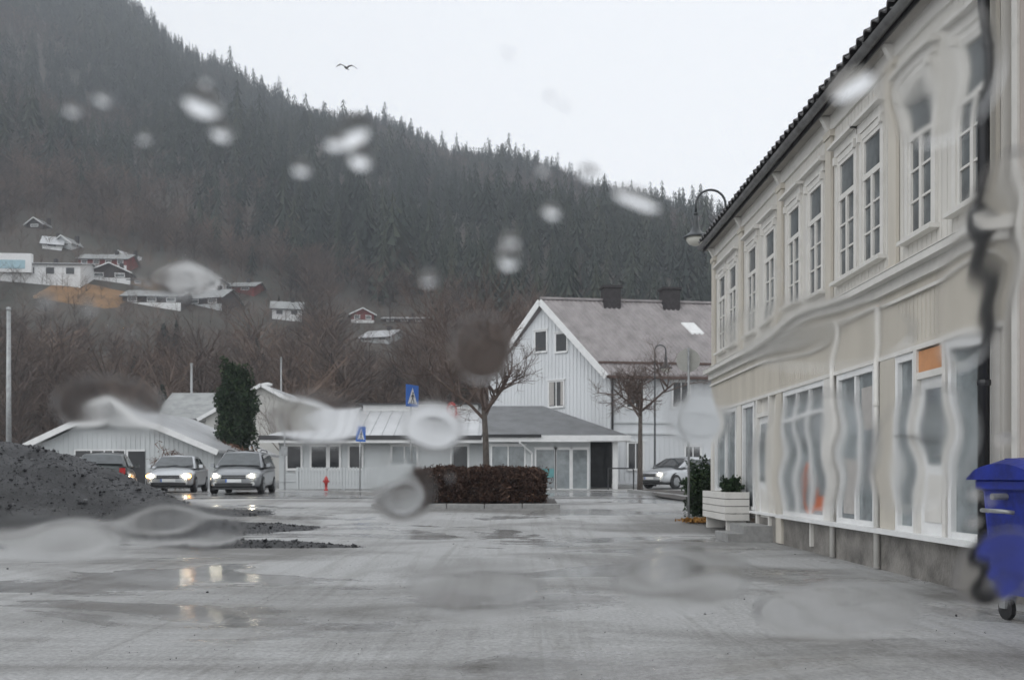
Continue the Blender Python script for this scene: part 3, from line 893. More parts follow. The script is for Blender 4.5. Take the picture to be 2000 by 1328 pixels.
up_ = MB(); up_.box(bx0+3.3, bx1-.4, ymid-.6, ymid+1.6, bzr-.35, bzr+.1); up_.build('clerestory', M['white'], bg_)
MB().box(bx0+3.1, bx1-.2, ymid-.8, ymid+1.8, bzr+.1, bzr+.17).build('clerestory_roof', M['bargewet'], bg_)
MB().box(bx0-.74, bx1+.1, by0-.76, by0-.7, bze-.1, bze+.1).build('fascia', M['bargewet'], bg_)
MB().box(bx0-.7, bx1+.1, by0-.72, by0-.66, bze-.24, bze-.1).build('eave_board', M['white'], bg_)
MB().box(bx0-.6, bx1+.05, by0-.66, by0, bze-.12, bze-.06).build('soffit', M['soffit'], bg_)
for px, w_, n_ in ((625,.75,1), (652,.5,1), (695,.55,1), (898,.7,1), (575,.6,1), (790,1.1,2)):
    q = at(px, 905, by0); wallwin(bg_, (q.x, by0-.03, 1.62), (1,0,0), w_, 1.0, .09, 'glass_dark' if px != 790 else 'shopglass', n_, 'white', (0,-1,0))

# --- shop annex with dark hipped roof
an = thing('shop_annex', (0,0,0), 'single storey shop with a dark hipped roof joined to the white house', 'shop')
ax0, ax1, ay0, ay1 = -1.25, 4.75, 41.4, 49
az0, aze, azr = .4, 3.05, 4.75
MB().box(ax0, 3.55, ay0, ay1, az0, aze).build('wall', M['greywall'], an)
MB().box(3.55, ax1, ay0+2.2, ay1, az0, aze).build('porch_back_wall', M['glass_dark'], an)
MB().box(4.55, ax1+.02, ay0-.2, ay0+.1, az0, aze).build('porch_post', M['white'], an)
rf = MB(); e = .55
A, B = (ax0-.1, ay0-e, aze), (ax1+e, ay0-e, aze); D, Ec = (ax0-.1, ay1, aze), (ax1+e, ay1, aze)
rA, rB = (ax0-.1, 45.5, azr), (ax1-3.2, 45.5, azr)
rf.poly([A,B,rB,rA]); rf.poly([B,Ec,rB]); rf.poly([Ec,D,rA,rB]); rf.poly([D,A,rA]); rf.poly([A,D,Ec,B])
ar = rf.build('roof', M['roofdark'], an)
MB().box(ax0-.1, ax1+e, ay0-e-.06, ay0-e, aze-.26, aze+.03).build('fascia', M['white'], an)
MB().box(ax0-.1, 1.3, ay0-e-.16, ay0-e-.062, aze-.06, aze+.07).build('gutter', M['black'], an)
MB().box(ax0, ax1+e-.05, ay0-e, ay0, aze-.2, aze-.12).build('soffit', M['white'], an)
MB().box(3.5, 5.3, ay0-e-.14, ay0-e-.065, aze-.22, aze-.02).build('name_board', M['signwhite'], an)
MB().tube([(.9,ay0-.05,.5),(.9,ay0-.05,2.2),(.9,ay0-.05,2.3),(.35,ay0-.6,2.75),(.35,ay0-.6,2.95)], .045, 8).build('downpipe', M['white'], an)
for x0, x1, m_ in ((-.9,.55,'shopglass'), (1.1,1.95,'shopglass'), (2.0,2.6,'shopglass'), (2.75,3.4,'shopglass')):
    w_ = x1-x0; wallwin(an, ((x0+x1)/2, ay0-.01, .85 if x0 < 1 else .7), (1,0,0), w_, 1.75, .07, m_, 2 if w_ > 1 else 1, 'white', (0,-1,0))
MB().box(1.15,1.9,ay0-.045,ay0-.035,1.2,1.6).build('window_print', M['teal'], an)
MB().box(3.7, 4.4, ay0+2.12, ay0+2.19, az0+.2, 2.6).build('door', M['glass_dark'], an)
rl = thing('hand_rail', (4.95, 40.4, float(gz(4.95,40.4))), 'black metal hand rail beside the shop entrance', 'rail')
MB().tube([(-.7,0,.95),(.35,0,.95),(.42,0,.9),(.42,0,-.05)], .03, 8).build('rail', M['black'], rl); MB().tube([(-.7,0,.95),(-.7,0,-.05)], .03, 8).build('post', M['black'], rl)

# --- garage-like house at left
gh = thing('low_gable_house', (0,0,0), 'low grey-white gabled building behind the black gravel pile', 'house')
gy0, gy1 = 42.0, 52.0
xl, xp, xr = -21.6, -18.3, -13.7
zl, zp, zr2 = 2.75, 4.3, 2.35
mb = MB()
prof = [(xl,.4),(xr,.4),(xr,zr2),(xp,zp),(xl,zl)]
n = 5
mb.v += [(x,gy0,z) for x,z in prof]+[(x,gy1,z) for x,z in prof]
mb.f += [(0,1,2,3,4),(9,8,7,6,5)]+[(i,i+5,(i+1)%5+5,(i+1)%5) for i in range(5)]
mb.build('wall', M['greywall'], gh)
mb = MB(); s = xl+.1
while s < xr:
    zt = np.interp(s, [xl,xp,xr],[zl,zp,zr2]); mb.box(s-.02,s+.02,gy0-.02,gy0-.001,.5,zt-.05); s += .22
tag(mb.build('cladding_battens', M['greywall'], gh), kind='stuff')
for (xa,za),(xb,zb_) in (((xl-.55,zl-.22),(xp,zp+.03)), ((xr+.35,zr2-.1),(xp,zp+.03))):
    mb = MB(); slab(mb, (xa,gy0-.5,za+.2),(xa,gy1+.4,za+.2),(xb,gy1+.4,zb_+.2),(xb,gy0-.5,zb_+.2),.14); o = mb.build('roof', M['roofpale'], gh)
    MB().bar((xa,gy0-.54,za+.08),(xb,gy0-.54,zb_+.08),.05,.26,up=(0,0,1)).build('bargeboard', M['white'], gh)
f = MB().box(-20.1,-17.75,gy0-.06,gy0-.002,2.05,2.12).box(-20.1,-17.75,gy0-.06,gy0-.002,2.42,2.48)
for x in (-20.1,-19.35,-18.75,-18.35,-17.8): f.box(x,x+.06,gy0-.055,gy0-.002,2.12,2.42)
wst = f.build('strip_window', M['white'], gh)
for a,b in ((-20.04,-19.35),(-19.29,-18.75),(-18.69,-18.35),(-18.29,-17.8)):
    MB().box(a,b,gy0-.03,gy0-.01,2.12,2.42).build('pane', M['glass_dark'], wst)
dd = MB().box(-17.7,-17.62,gy0-.07,gy0-.002,.5,2.48).box(-17.62,-16.85,gy0-.06,gy0-.002,2.4,2.48).build('door_frame', M['white'], gh)
MB().box(-17.62,-16.85,gy0-.04,gy0-.006,.5,2.4).build('door', M['black'], gh)

# --- house behind the dark conifer
th_ = thing('plastered_house', (0,0,0), 'pale plastered house with a grey roof behind the dark conifer', 'house')
def prism_house(t, x0,x1,y0,y1,zb,ze,zr,axis,wm,rm,ov=.4, barge='white'):
    w = MB(); w.box(x0,x1,y0,y1,zb,ze)
    if axis == 'x':
        ym=(y0+y1)/2
        for x in (x0,x1): w.poly([(x,y0,ze),(x,y1,ze),(x,ym,zr)])
        w.build('wall', M[wm], t)
        k=(zr-ze)/((y1-y0)/2)
        for yy,sg in ((y0,-1),(y1,1)):
            m_=MB(); slab(m_,(x0-ov,yy+sg*ov,ze-k*ov+.14),(x1+ov,yy+sg*ov,ze-k*ov+.14),(x1+ov,ym,zr+.14),(x0-ov,ym,zr+.14),.12); m_.build('roof',M[rm],t)
        MB().box(x0-ov,x1+ov,y0-ov-.06,y0-ov-.002,ze-k*ov-.08,ze-k*ov+.1).build('gutter',M['bargewet'],t)
    else:
        xm=(x0+x1)/2
        for y in (y0,y1): w.poly([(x0,y,ze),(x1,y,ze),(xm,y,zr)])
        w.build('wall', M[wm], t)
        k=(zr-ze)/((x1-x0)/2)
        for xx,sg in ((x0,-1),(x1,1)):
            m_=MB(); slab(m_,(xx+sg*ov,y0-ov,ze-k*ov+.14),(xx+sg*ov,y1+ov,ze-k*ov+.14),(xm,y1+ov,zr+.14),(xm,y0-ov,zr+.14),.12); m_.build('roof',M[rm],t)
            MB().bar((xx+sg*ov,y0-ov-.03,ze-k*ov+.06),(xm,y0-ov-.03,zr+.06),.05,.22,up=(0,0,1)).build('bargeboard',M[barge],t)
prism_house(th_, -23.2,-16.5,60,67,.8,5.1,6.9,'x','creamwall','roofgrey')
prism_house(th_, -19.6,-12.3,58.5,66.5,.8,5.0,7.0,'y','creamwall','roofpale')
for x in (-22.15,-20.9): wallwin(th_,(x,59.99,3.4),(1,0,0),.55,.95,.06,'glass_dark',1,'greywall',(0,-1,0))
MB().lathe([(.2,0),(.2,.5),(.34,.55),(.34,.68),(.1,.74)],12,(-16.2,60.5,6.7)).build('chimney',M['white'],th_)

# --- picket fence
fc = thing('picket_fence', (0,0,0), 'white vertical picket fence in front of the bungalow', 'fence')
fy = 39.6
pk = MB().box(-.045,.045,-.012,.012,.06,1.0).mesh('picket', M['greywall'])
x = -9.3; k = 0
while x < -3.4:
    put('picket', pk, fc, (x, fy, float(gz(x,fy)))); x += .135
for zz in (.25,.8): MB().box(-9.4,-3.4,fy+.013,fy+.05,float(gz(-6,fy))+zz,float(gz(-6,fy))+zz+.07).build('rail', M['greywall'], fc)
for x in (-9.3,-7.3,-5.3,-3.4): MB().box(x-.05,x+.05,fy+.052,fy+.14,float(gz(x,fy))-.1,float(gz(x,fy))+1.0).build('post', M['greywall'], fc)

# ------------------------------------------------------------------ hillside houses
def ray_ground(px, py):
    s_, t_ = (px-HX)/F, (HY-py)/F
    for y in np.arange(100, 600, 1.0):
        if float(tz(s_*y, y)) > CAMZ+t_*y: return s_*y, y
    return s_*300, 300.
hill_houses = []
def hillhouse(label, px, py, wpx, hw_, axis='x', wm='white', rm='roofgrey', rise=.3, rot=0, wins_=3, barge='white', depth=8, lower=None):
    x, y = ray_ground(px, py)
    w = wpx/F*y; hh = hw_/F*y
    z0 = float(tz(x, y))
    t = thing('hillside_house', (x, y+depth/2, z0), label, 'house', 'houses on the hillside', rz=R(rot))
    r_ = (w if axis == 'y' else depth)*rise
    prism_house(t, -w/2, w/2, -depth/2, depth/2, -3, hh, hh+r_, axis, wm, rm, .5, barge)
    if lower: MB().box(-w/2-.02, w/2+.02, -depth/2-.05, -depth/2, -3, hh*.35).build('basement_wall', M[lower], t)
    for k in range(wins_):
        xx = -w/2 + w*(k+.5)/wins_
        wallwin(t, (xx,-depth/2-.06,hh*.48), (1,0,0), w/wins_*.42, hh*.34, .12, 'glass' if wm != 'white' else 'glass_dark', 1, 'white', (0,-1,0))
    MB().box(w*.12, w*.12+.7, -.35, .35, hh+r_*.5, hh+r_+.9).build('chimney', M['brick_chim'], t)
    hill_houses.append((x, y+depth/2, w, hh+r_))
    return t
hillhouse('tiny grey gabled house topmost on the hillside', 72, 447, 34, 8, 'y', 'darkwood', 'roofgrey', .35, -8, 1)
hillhouse('white gabled house with a pale roof below the topmost house', 88, 487, 34, 9, 'x', 'white', 'roofpale', .3, 20, 1)
hillhouse('grey house with a broad white edged gable above the red house', 127, 487, 40, 9, 'y', 'greywall', 'roofgrey', .35, -10, 2)
t = hillhouse('big white modern house with a wide pale blue window on the hillside', 55, 553, 190, 38, 'x', 'white', 'roofpale', .12, 4, 5, depth=11)
xw = 4.0
MB().box(-6.4, .6, -6.3, -5.5, 1.9, 5.6).build('bay', M['white'], t)
MB().box(-5.5, -.6, -6.36, -6.302, 2.6, 4.3).build('pane', mat('pale_blue_glass', (.35,.52,.58), .1, .1, 2), t)
hillhouse('dark red house with a grey roof and white windows on the hillside', 198, 527, 92, 19, 'x', 'redwood', 'roofgrey', .22, 3, 4, lower='white')
hillhouse('black timber house with a white glazed front below the red house', 208, 551, 78, 17, 'y', 'darkwood', 'roofdark', .22, 8, 2, lower='white')
hillhouse('small cream hut beside the dark red house', 245, 512, 26, 10, 'y', 'creamwall', 'roofpale', .4, -20, 1)
hillhouse('brown timber carport house with an ochre roof edge on the hillside', 270, 561, 76, 12, 'x', 'brownwall', 'earth', .12, 0, 3)
hillhouse('long white house with a peaked pale roof on the hillside', 368, 562, 122, 17, 'y', 'white', 'roofpale', .2, 0, 3, depth=10)
hillhouse('dark house with a long grey roof above a white garage', 295, 598, 112, 20, 'x', 'darkwood', 'roofgrey', .22, 2, 3, lower='white')
hillhouse('dark green gabled house with a grey roof beside the long grey roof', 405, 602, 78, 20, 'x', 'darkwood', 'roofgrey', .28, -12, 2, barge='white', lower='greywall')
hillhouse('red barn with a pale roof behind the dark gabled house', 465, 572, 70, 12, 'x', 'redwood', 'roofgrey', .2, -5, 2)
hillhouse('white house half hidden by dark firs left of the red cabin', 552, 627, 56, 22, 'x', 'white', 'roofgrey', .25, 12, 2)
hillhouse('small red cabin with white window frames and white gable boards', 698, 632, 44, 17, 'y', 'redwood', 'roofdark', .25, 14, 2, lower='white', depth=9)
hillhouse('long grey roofed house beneath the red cabin', 745, 672, 62, 12, 'x', 'greywall', 'roofpale', .22, -18, 2)
hillhouse('grey house with a thin pale roof right of the red cabin', 790, 633, 84, 8, 'x', 'darkwood', 'roofpale', .12, 0, 3)
x, y = ray_ground(170, 575)
P = []
for i in range(14):
    for j in range(8):
        xx, yy = x-11+i*1.7, y-9+j*2.4
        P.append((xx, yy, float(tz(xx,yy))+.25-1.2*(max(abs(i-6.5)/6.5, abs(j-3.5)/3.5)**4)))
tag(MB().grid(P,14,8).build('earth_bank', M['earth'], smooth=True), kind='structure')

# ------------------------------------------------------------------ woods (far mass: stuff)
rng = np.random.default_rng(11)
def spruce_template(layers=9, per=7, seed=0):
    r = np.random.default_rng(seed); V = []; T = []
    for i in range(layers):
        z = .1+.88*i/layers; rad = .17*(1-i/layers)**.85+.012
        off = r.uniform(0, 6)
        for k in range(per):
            a = off+2*PI*k/per+r.uniform(-.25,.25); w = 2.4/per; q = rad*r.uniform(.7,1.25)
            n = len(V)
            V += [(0,0,z+.16*(1-i/layers)+.05), (q*math.cos(a-w*.5),q*math.sin(a-w*.5),z-.02+r.uniform(-.02,.02)), (q*math.cos(a+w*.5),q*math.sin(a+w*.5),z-.03+r.uniform(-.02,.02))]
            T.append((n,n+1,n+2))
    n = len(V); V += [(-.012,0,0),(.012,0,0),(0,0,1)]; T.append((n,n+1,n+2))
    return np.array(V), np.array(T)
def twig_template(nb=60, seed=0, shape=(.22,.22,.4), kids=4, th=1.0):
    """bare broadleaf tree, unit height: trunk, limbs and a cloud of thin twigs"""
    r = np.random.default_rng(seed); V = []; T = []
    def strip(a, b, w0, w1):
        a, b = np.array(a), np.array(b); d = b-a
        s_ = np.cross(d, r.normal(size=3)); s_ /= np.linalg.norm(s_)+1e-9
        n = len(V); V.extend([a-s_*w0, a+s_*w0, b+s_*w1, b-s_*w1]); T.extend([(n,n+1,n+2),(n,n+2,n+3)])
    strip((0,0,-.05),(0.01,0,.55),.013,.008); strip((0,0,-.05),(0.01,0,.55),.013,.008); strip((.01,0,.55),(.0,.02,.95),.008,.002)
    for i in range(nb):
        z = r.uniform(.18,.8); a = r.uniform(0,2*PI); L = shape[0]*r.uniform(.5,1.1)*(1-.6*abs(z-.5))
        p = np.array((0,0,z)); e = p+np.array((L*math.cos(a),L*math.sin(a),L*r.uniform(.5,1.4)))
        strip(p,e,.005*th,.002*th)
        for k in range(kids):
            q = p+(e-p)*r.uniform(.3,1); d = r.normal(size=3)*.5+np.array((math.cos(a),math.sin(a),.9)); d /= np.linalg.norm(d)
            strip(q, q+d*r.uniform(.06,.16), .0028*th, .0012*th)
    return np.array(V), np.array(T)
def scatter(name, temps, P, H, tint, m, kindlabel, wfac=None):
    Vs, Ts, Tt = [], [], []; off = 0
    idx = rng.integers(0, len(temps), len(P)); rot = rng.uniform(0, 2*PI, len(P))
    for k, (V, T) in enumerate(temps):
        s_ = np.where(idx == k)[0]
        if not len(s_): continue
        c, sn = np.cos(rot[s_])[:,None], np.sin(rot[s_])[:,None]
        hh = H[s_][:,None]; wf = hh*(wfac[s_][:,None] if wfac is not None else 1)
        X = (V[None,:,0]*c - V[None,:,1]*sn)*wf + P[s_,0][:,None]
        Yy = (V[None,:,0]*sn + V[None,:,1]*c)*wf + P[s_,1][:,None]
        Z = V[None,:,2]*hh + P[s_,2][:,None]
        Vs.append(np.stack([X,Yy,Z],-1).reshape(-1,3))
        Ts.append((T[None]+(np.arange(len(s_))*len(V))[:,None,None]).reshape(-1,3)+off)
        Tt.append(np.clip(np.repeat(tint[s_], len(T))+rng.normal(size=len(s_)*len(T))*.08, 0, 1))
        off += len(s_)*len(V)
    me = tri_mesh(name, np.concatenate(Vs), np.concatenate(Ts), m, np.concatenate(Tt))
    o = bpy.data.objects.new(name, me); C.objects.link(o)
    return tag(o, kindlabel[0], kindlabel[1], kind='stuff')
M['spruce'] = tint_mat('spruce_needles', [(0,(.018,.026,.022)), (.5,(.032,.043,.034)), (1,(.055,.062,.042))])
M['bare'] = tint_mat('bare_twigs', [(0,(.055,.045,.04)), (.5,(.115,.088,.075)), (1,(.19,.135,.105))])
def clear(P, tall=10):
    """keep the ground round and just below the houses open"""
    keep = np.ones(len(P), bool)
    for x, y, w, hh in hill_houses:
        keep &= ~((np.abs(P[:,0]-x) < w/2+3) & (P[:,1] > y-30) & (P[:,1] < y+8))
    return keep
# upper forest
N = 27000
P = np.stack([rng.uniform(-520, 330, N), 170+(rng.random(N)**.8)*450, np.zeros(N)], -1)
vis = (P[:,0]/P[:,1] > -.7) & (P[:,0]/P[:,1] < .45)
P = P[vis]
upness = P[:,1] + 18*np.sin(P[:,0]*.03) + rng.normal(size=len(P))*16
P = P[upness > np.interp(P[:,0]/P[:,1], [-.6,-.3,-.1,.1], [250,225,190,150])]
P[:,2] = tz(P[:,0], P[:,1]) - .4
patch = np.sin(P[:,0]*.021+P[:,1]*.017)+.8*np.sin(P[:,0]*.047-P[:,1]*.031+2)+rng.normal(size=len(P))*.6
isb = patch > .85
Ps, Pb = P[~isb], P[isb]
Hs = rng.uniform(7, 16, len(Ps))*np.where(rng.random(len(Ps)) < .09, 1.45, 1)*(1+.22*np.sin(Ps[:,0]*.06+Ps[:,1]*.041))
scatter('spruce_forest', [spruce_template(8,6,s) for s in range(4)], Ps, Hs, np.clip(.45+.26*rng.normal(size=len(Ps))+.15*np.sin(Ps[:,0]*.035-Ps[:,1]*.02),0,1), M['spruce'],
        ('dense dark spruce forest covering the mountain slope', 'forest'), rng.uniform(.75,1.25,len(Ps)))
scatter('birch_wood', [twig_template(14, s, (.3,.3,.4), 2, 1.8) for s in range(3)], Pb, rng.uniform(8,13,len(Pb)), np.clip(.3+.2*rng.normal(size=len(Pb)),0,1), M['bare'],
        ('bare grey birches scattered among the spruces on the slope', 'forest'))
# lower bare woodland
N = 3000
P = np.stack([rng.uniform(-190, 60, N), rng.uniform(84, 262, N), np.zeros(N)], -1)
P = P[(P[:,0]/P[:,1] > -.75) & (P[:,0]/P[:,1] < .45)]
P = P[clear(P)]
P = P[P[:,1]+rng.normal(size=len(P))*10 < np.interp(P[:,0]/P[:,1], [-.6,-.3,-.1,.1], [265,240,205,160])]
P[:,2] = tz(P[:,0], P[:,1])-.3
H = np.where(P[:,1] > 150, rng.uniform(6,11,len(P)), rng.uniform(7,12,len(P)))
for x, y, w, hh in hill_houses:      # low scrub on the open slope below each house
    H = np.where((np.abs(P[:,0]-x*P[:,1]/y) < w/2+1) & (P[:,1] > y-62) & (P[:,1] < y), np.minimum(H, rng.uniform(4.2,7.5,len(P))), H)
scatter('bare_woodland', [twig_template(58, 10+s, (.34,.34,.4), 4, 1.15) for s in range(4)], P, H, np.clip(.5+.22*rng.normal(size=len(P)),0,1), M['bare'],
        ('brown leafless woodland covering the foot of the slope', 'woodland'), rng.uniform(.8,1.3,len(P)))
Nb = 9500       # undergrowth below the trees
P = np.stack([rng.uniform(-190, 60, Nb), rng.uniform(78, 262, Nb), np.zeros(Nb)], -1)
P = P[(P[:,0]/P[:,1] > -.75)]
P = P[clear(P) | (rng.random(len(P)) < .5)]
P = P[P[:,1]+rng.normal(size=len(P))*10 < np.interp(P[:,0]/P[:,1], [-.6,-.3,-.1,.1], [265,240,205,160])]
P[:,2] = tz(P[:,0], P[:,1])-.3
scatter('undergrowth', [twig_template(16, 30+s, (.6,.6,.4), 2, 1.5) for s in range(3)], P, rng.uniform(1.8,4.2,len(P)), np.clip(.55+.2*rng.normal(size=len(P)),0,1), M['bare'],
        ('tangled brown undergrowth on the lower slope', 'undergrowth'))

# individual trees that stand out from the woods
def spruce_tree(label, px, pyb, pyt, Y, wfac=1.0, seed=0, group=None):
    b = at(px, pyb, Y); z0 = float(tz(b.x,Y)) if Y > 85 else float(gz(b.x,Y)); top = at(px, pyt, Y).z
    t = thing('spruce_tree', (b.x, Y, z0-.1), label, 'tree', group)
    H = top-z0
    r = np.random.default_rng(seed); V = []; Tt = []
    L = 26
    for i in range(L):
        z = .06+.92*i/L; rad = (.2*(1-i/L)**.8+.01)*wfac
        for k in range(15):
            a = r.uniform(0,2*PI); q = rad*r.uniform(.6,1.2); w = .05*wfac*(1-.6*i/L)
            s_ = np.array((-math.sin(a),math.cos(a),0))*w
            p0 = np.array((0,0,z+.02)); e = np.array((q*math.cos(a),q*math.sin(a),z-.04*q/.2+r.uniform(-.015,.015)))
            m_ = (p0+e)/2+np.array((0,0,.01))
            V += [p0, m_-s_, e, p0, e, m_+s_]; Tt += [r.random()]*2
    V = np.array(V)*H
    me = tri_mesh('crown', V, np.arange(len(V)).reshape(-1,3), M['spruce'], Tt)
    put('crown', me, t)
    MB().tube([(0,0,0),(0,0,H*.9)], [H*.018,H*.004], 6).build('trunk', M['bark'], t)
    return t
SG = 'dark firs at the foot of the slope'
FL = ['dark fir just behind the pale plastered house and its slim white pole', 'broad dark fir below the long grey roofed hillside house', 'slim dark fir beside the broad fir below the hillside houses',
      'dark fir rising from the brown woodland above the bushy conifer', 'narrow dark fir in the woodland above the low gabled building', 'dark fir beside the half hidden white hillside house',
      'slender fir standing just above the small red cabin', 'dark fir between the bungalow roof and the tall bare trees']
for k, (px, pb, pt_, Y, wf) in enumerate(((318,850,742,86,1.2),(320,700,628,150,1.6),(345,690,622,152,1.0),(502,760,655,130,1.0),(262,760,690,120,.9),(545,640,575,196,1.2),(710,600,548,240,.9),(905,760,640,100,1.2))):
    spruce_tree(FL[k], px, pb, pt_, Y, wf, 40+k, SG)

# bare tree with recursive limbs
def bare_tree(name, label, x, y, z0, H, trunk_h, r0, seed, spread=.8, levels=5, kids=(4,4,4,3,3), lean=(0,0), twigm='twig', first=.42, rise=.35):
    t = thing(name, (x, y, z0), label, 'tree')
    rr = random.Random(seed)
    tk = MB(); top = Vector((lean[0], lean[1], trunk_h))
    pts = [Vector((0,0,-.15)), Vector((lean[0]*.2+rr.uniform(-.04,.04), lean[1]*.2, trunk_h*.35)), Vector((lean[0]*.6, lean[1]*.6, trunk_h*.7)), top]
    tk.tube(pts, [r0*1.25, r0, r0*.9, r0*.8], 9)
    tk.build('trunk', M['bark'], t, smooth=True)
    cr = MB()
    def grow(p, d, L, r, lev):
        n = 3; q = p.copy(); dd = d.copy(); P_ = [p.copy()]; Rr = [r]
        for i in range(n):
            dd = (dd + Vector((rr.gauss(0,.16), rr.gauss(0,.16), rr.gauss(0,.1)+rise*.25))).normalized()
            q = q+dd*(L/n); P_.append(q.copy()); Rr.append(max(.003, r*(1-.45*(i+1)/n)))
        cr.tube(P_, Rr, 6 if lev < 2 else (4 if lev < 3 else 3), cap=False)
        if lev >= levels: return
        for k in range(kids[min(lev, len(kids)-1)]):
            f = rr.uniform(.35, 1.0); i = min(n-1, int(f*n)); s_ = P_[i].lerp(P_[i+1], f*n-i)
            a = Vector((rr.gauss(0,1), rr.gauss(0,1), rr.gauss(0,.6))).normalized()
            nd = (dd*1.0 + a*spread).normalized()
            grow(s_, nd, L*rr.uniform(.5,.78), max(.003, r*.5), lev+1)
    L0 = (H-trunk_h)*first
    for k in range(kids[0]+1):
        a = 2*PI*k/(kids[0]+1)+rr.uniform(-.4,.4)
        grow(top-Vector((0,0,rr.uniform(0,.12)*trunk_h)), Vector((math.cos(a)*spread, math.sin(a)*spread, 1.0)).normalized(), L0*rr.uniform(.8,1.2), r0*.55, 1)
    cr.build('crown', M[twigm], t)
    return t
p = at(953, 960, 27.2)
bare_tree('small_street_tree', 'small leafless pollard tree with a slanting trunk rising from the clipped hedge', p.x, 27.2, float(gz(p.x,27.2)), 5.6, 2.85, .1, 4, 1.0, 5, (5,5,5,4,3), (-.12,0), first=.55)
p = at(1240, 940, 42)
bare_tree('small_street_tree', 'small leafless tree with a flat spreading crown in front of the white house', p.x, 40.3, float(gz(p.x,40.3)), 6.6, 3.5, .11, 9, 1.15, 5, (5,5,5,4,3), (.02,0), first=.55)
p = at(965, 800, 64)
bare_tree('tall_bare_tree', 'tall broad leafless tree behind the dark roofed shop', p.x, 64, 1.9, 17.5, 4.0, .26, 21, .75, 6, (5,5,4,4,3), first=.36)
p = at(870, 800, 70)
bare_tree('tall_bare_tree', 'leafless tree with an upright crown left of the tallest bare tree', p.x, 70, 2.0, 14, 3.5, .22, 23, .55, 6, (4,5,4,4,3), first=.36)
p = at(560, 860, 56)
bare_tree('garden_tree', 'small leafless garden tree in front of the pale plastered gable', p.x, 56, 1.2, 5.6, 1.2, .07, 33, .7, 5, (5,4,4,3,2))
# dark bushy conifer between the houses
p = at(462, 900, 47)
ct = thing('bushy_conifer', (p.x, 47, float(gz(p.x,47))), 'dark green bushy conifer between the two gabled houses', 'tree')
leaf_cloud('crown', M['evergreen'], 16000, (1.0,1.0,2.6), 17, .12, 1.8, .22, parent=ct, loc=(0,0,3.8), up=.6)
MB().tube([(0,0,-.1),(0,0,4)], [.14,.05], 8).build('trunk', M['bark'], ct)
p = at(465, 880, 46)
rb_ = leaf_cloud('rust_bush', M['rusttwig'], 5000, (1.35,.8,1.1), 23, .09, 3.0, .3, loc=(p.x, 45.6, 1.7), up=.8)
tag(rb_, 'rust brown twiggy bush at the foot of the bushy conifer', 'bush')
p = at(330, 900, 41)
rb_ = leaf_cloud('bramble_bush', M['rusttwig'], 900, (.9,.4,.9), 29, .05, 6.0, .4, loc=(p.x, 41.2, 1.6), up=.9)
tag(rb_, 'thin leafless bush against the low gabled building', 'bush')

# clipped hedge
p0, p1 = at(808, 970, 26.2), at(1062, 970, 26.2)
hg = thing('clipped_hedge', ((p0.x+p1.x)/2, 26.8, float(gz(0,26.8))), 'reddish brown clipped leafless hedge on the traffic island', 'hedge')
leaf_cloud('twigs', M['hedgetwig'], 42000, ((p1.x-p0.x)/2, .6, .5), 6, .05, 2.6, box=True, parent=hg, loc=(0,0,.62), up=.5)
for k in range(9):
    x = -(p1.x-p0.x)/2+.25+k*(p1.x-p0.x-.5)/8
    MB().tube([(x,0,-.05),(x+.05,.03,.6)], [.025,.012], 6).build('stem', M['bark'], hg)
isl = MB(); P = []
for i in range(13):
    for j in range(5):
        xx = -3.9+i*5.2/12; yy = 25.75+j*2.2/4
        P.append((xx, yy, float(gz(xx,yy))+.09))
tag(isl.grid(P,13,5).build('traffic_island', M['soil'], smooth=True), kind='structure')
kerb('kerb', [(-3.95,25.68,0),(1.35,25.68,0)], 'granite kerb along the front of the hedge island')
kerb('kerb', [(-6.6,33,0),(-5.2,31.6,0),(-3.95,31,0)], 'curved granite kerb by the pedestrian crossing')
kerb('kerb', [(4.6,35.8,0),(4.6,32,0),(5.6,28.4,0)], 'granite kerb beside the parked silver estate car')
P = []
for i in range(8):
    for j in range(8):
        xx = 4.72+i*.5; yy = 25+j*1.5
        P.append((xx + (.9-.09*(yy-25) if yy < 29 else .0), yy, float(gz(xx,yy))+.08+.05*math.sin(xx*3+yy)))
tag(MB().grid(P,8,8).build('planting_bed', M['soil'], smooth=True), kind='structure')

# ------------------------------------------------------------------ gravel pile and tongues of gravel
def mound(name, cx, cy, rx, ry, hgt, seed, m, parent=None, n=56, lip=.02):
    r = np.random.default_rng(seed); P = []
    for i in range(n):
        for j in range(n):
            u, v = -1.15+2.3*i/(n-1), -1.15+2.3*j/(n-1)
            d = math.hypot(u, v)*(1+.1*math.sin(3*math.atan2(v,u)+seed)+.05*math.sin(7*math.atan2(v,u)))
            z = hgt*max(0, 1-d**1.5)**1.05
            xx, yy = cx+u*rx, cy+v*ry
            z += (.05*math.sin(xx*4+seed)*math.sin(yy*5)+.03*math.sin(xx*11)*math.sin(yy*9+1)+r.normal()*.012)*min(1,z*4)*min(1,hgt)
            P.append((xx, yy, float(gz(xx,yy))-.06+z+(.06 if d < 1 else 0)*min(1, z*8)))
    o = MB().grid(P, n, n).build(name, m, parent, smooth=True)
    return o, np.array(P)
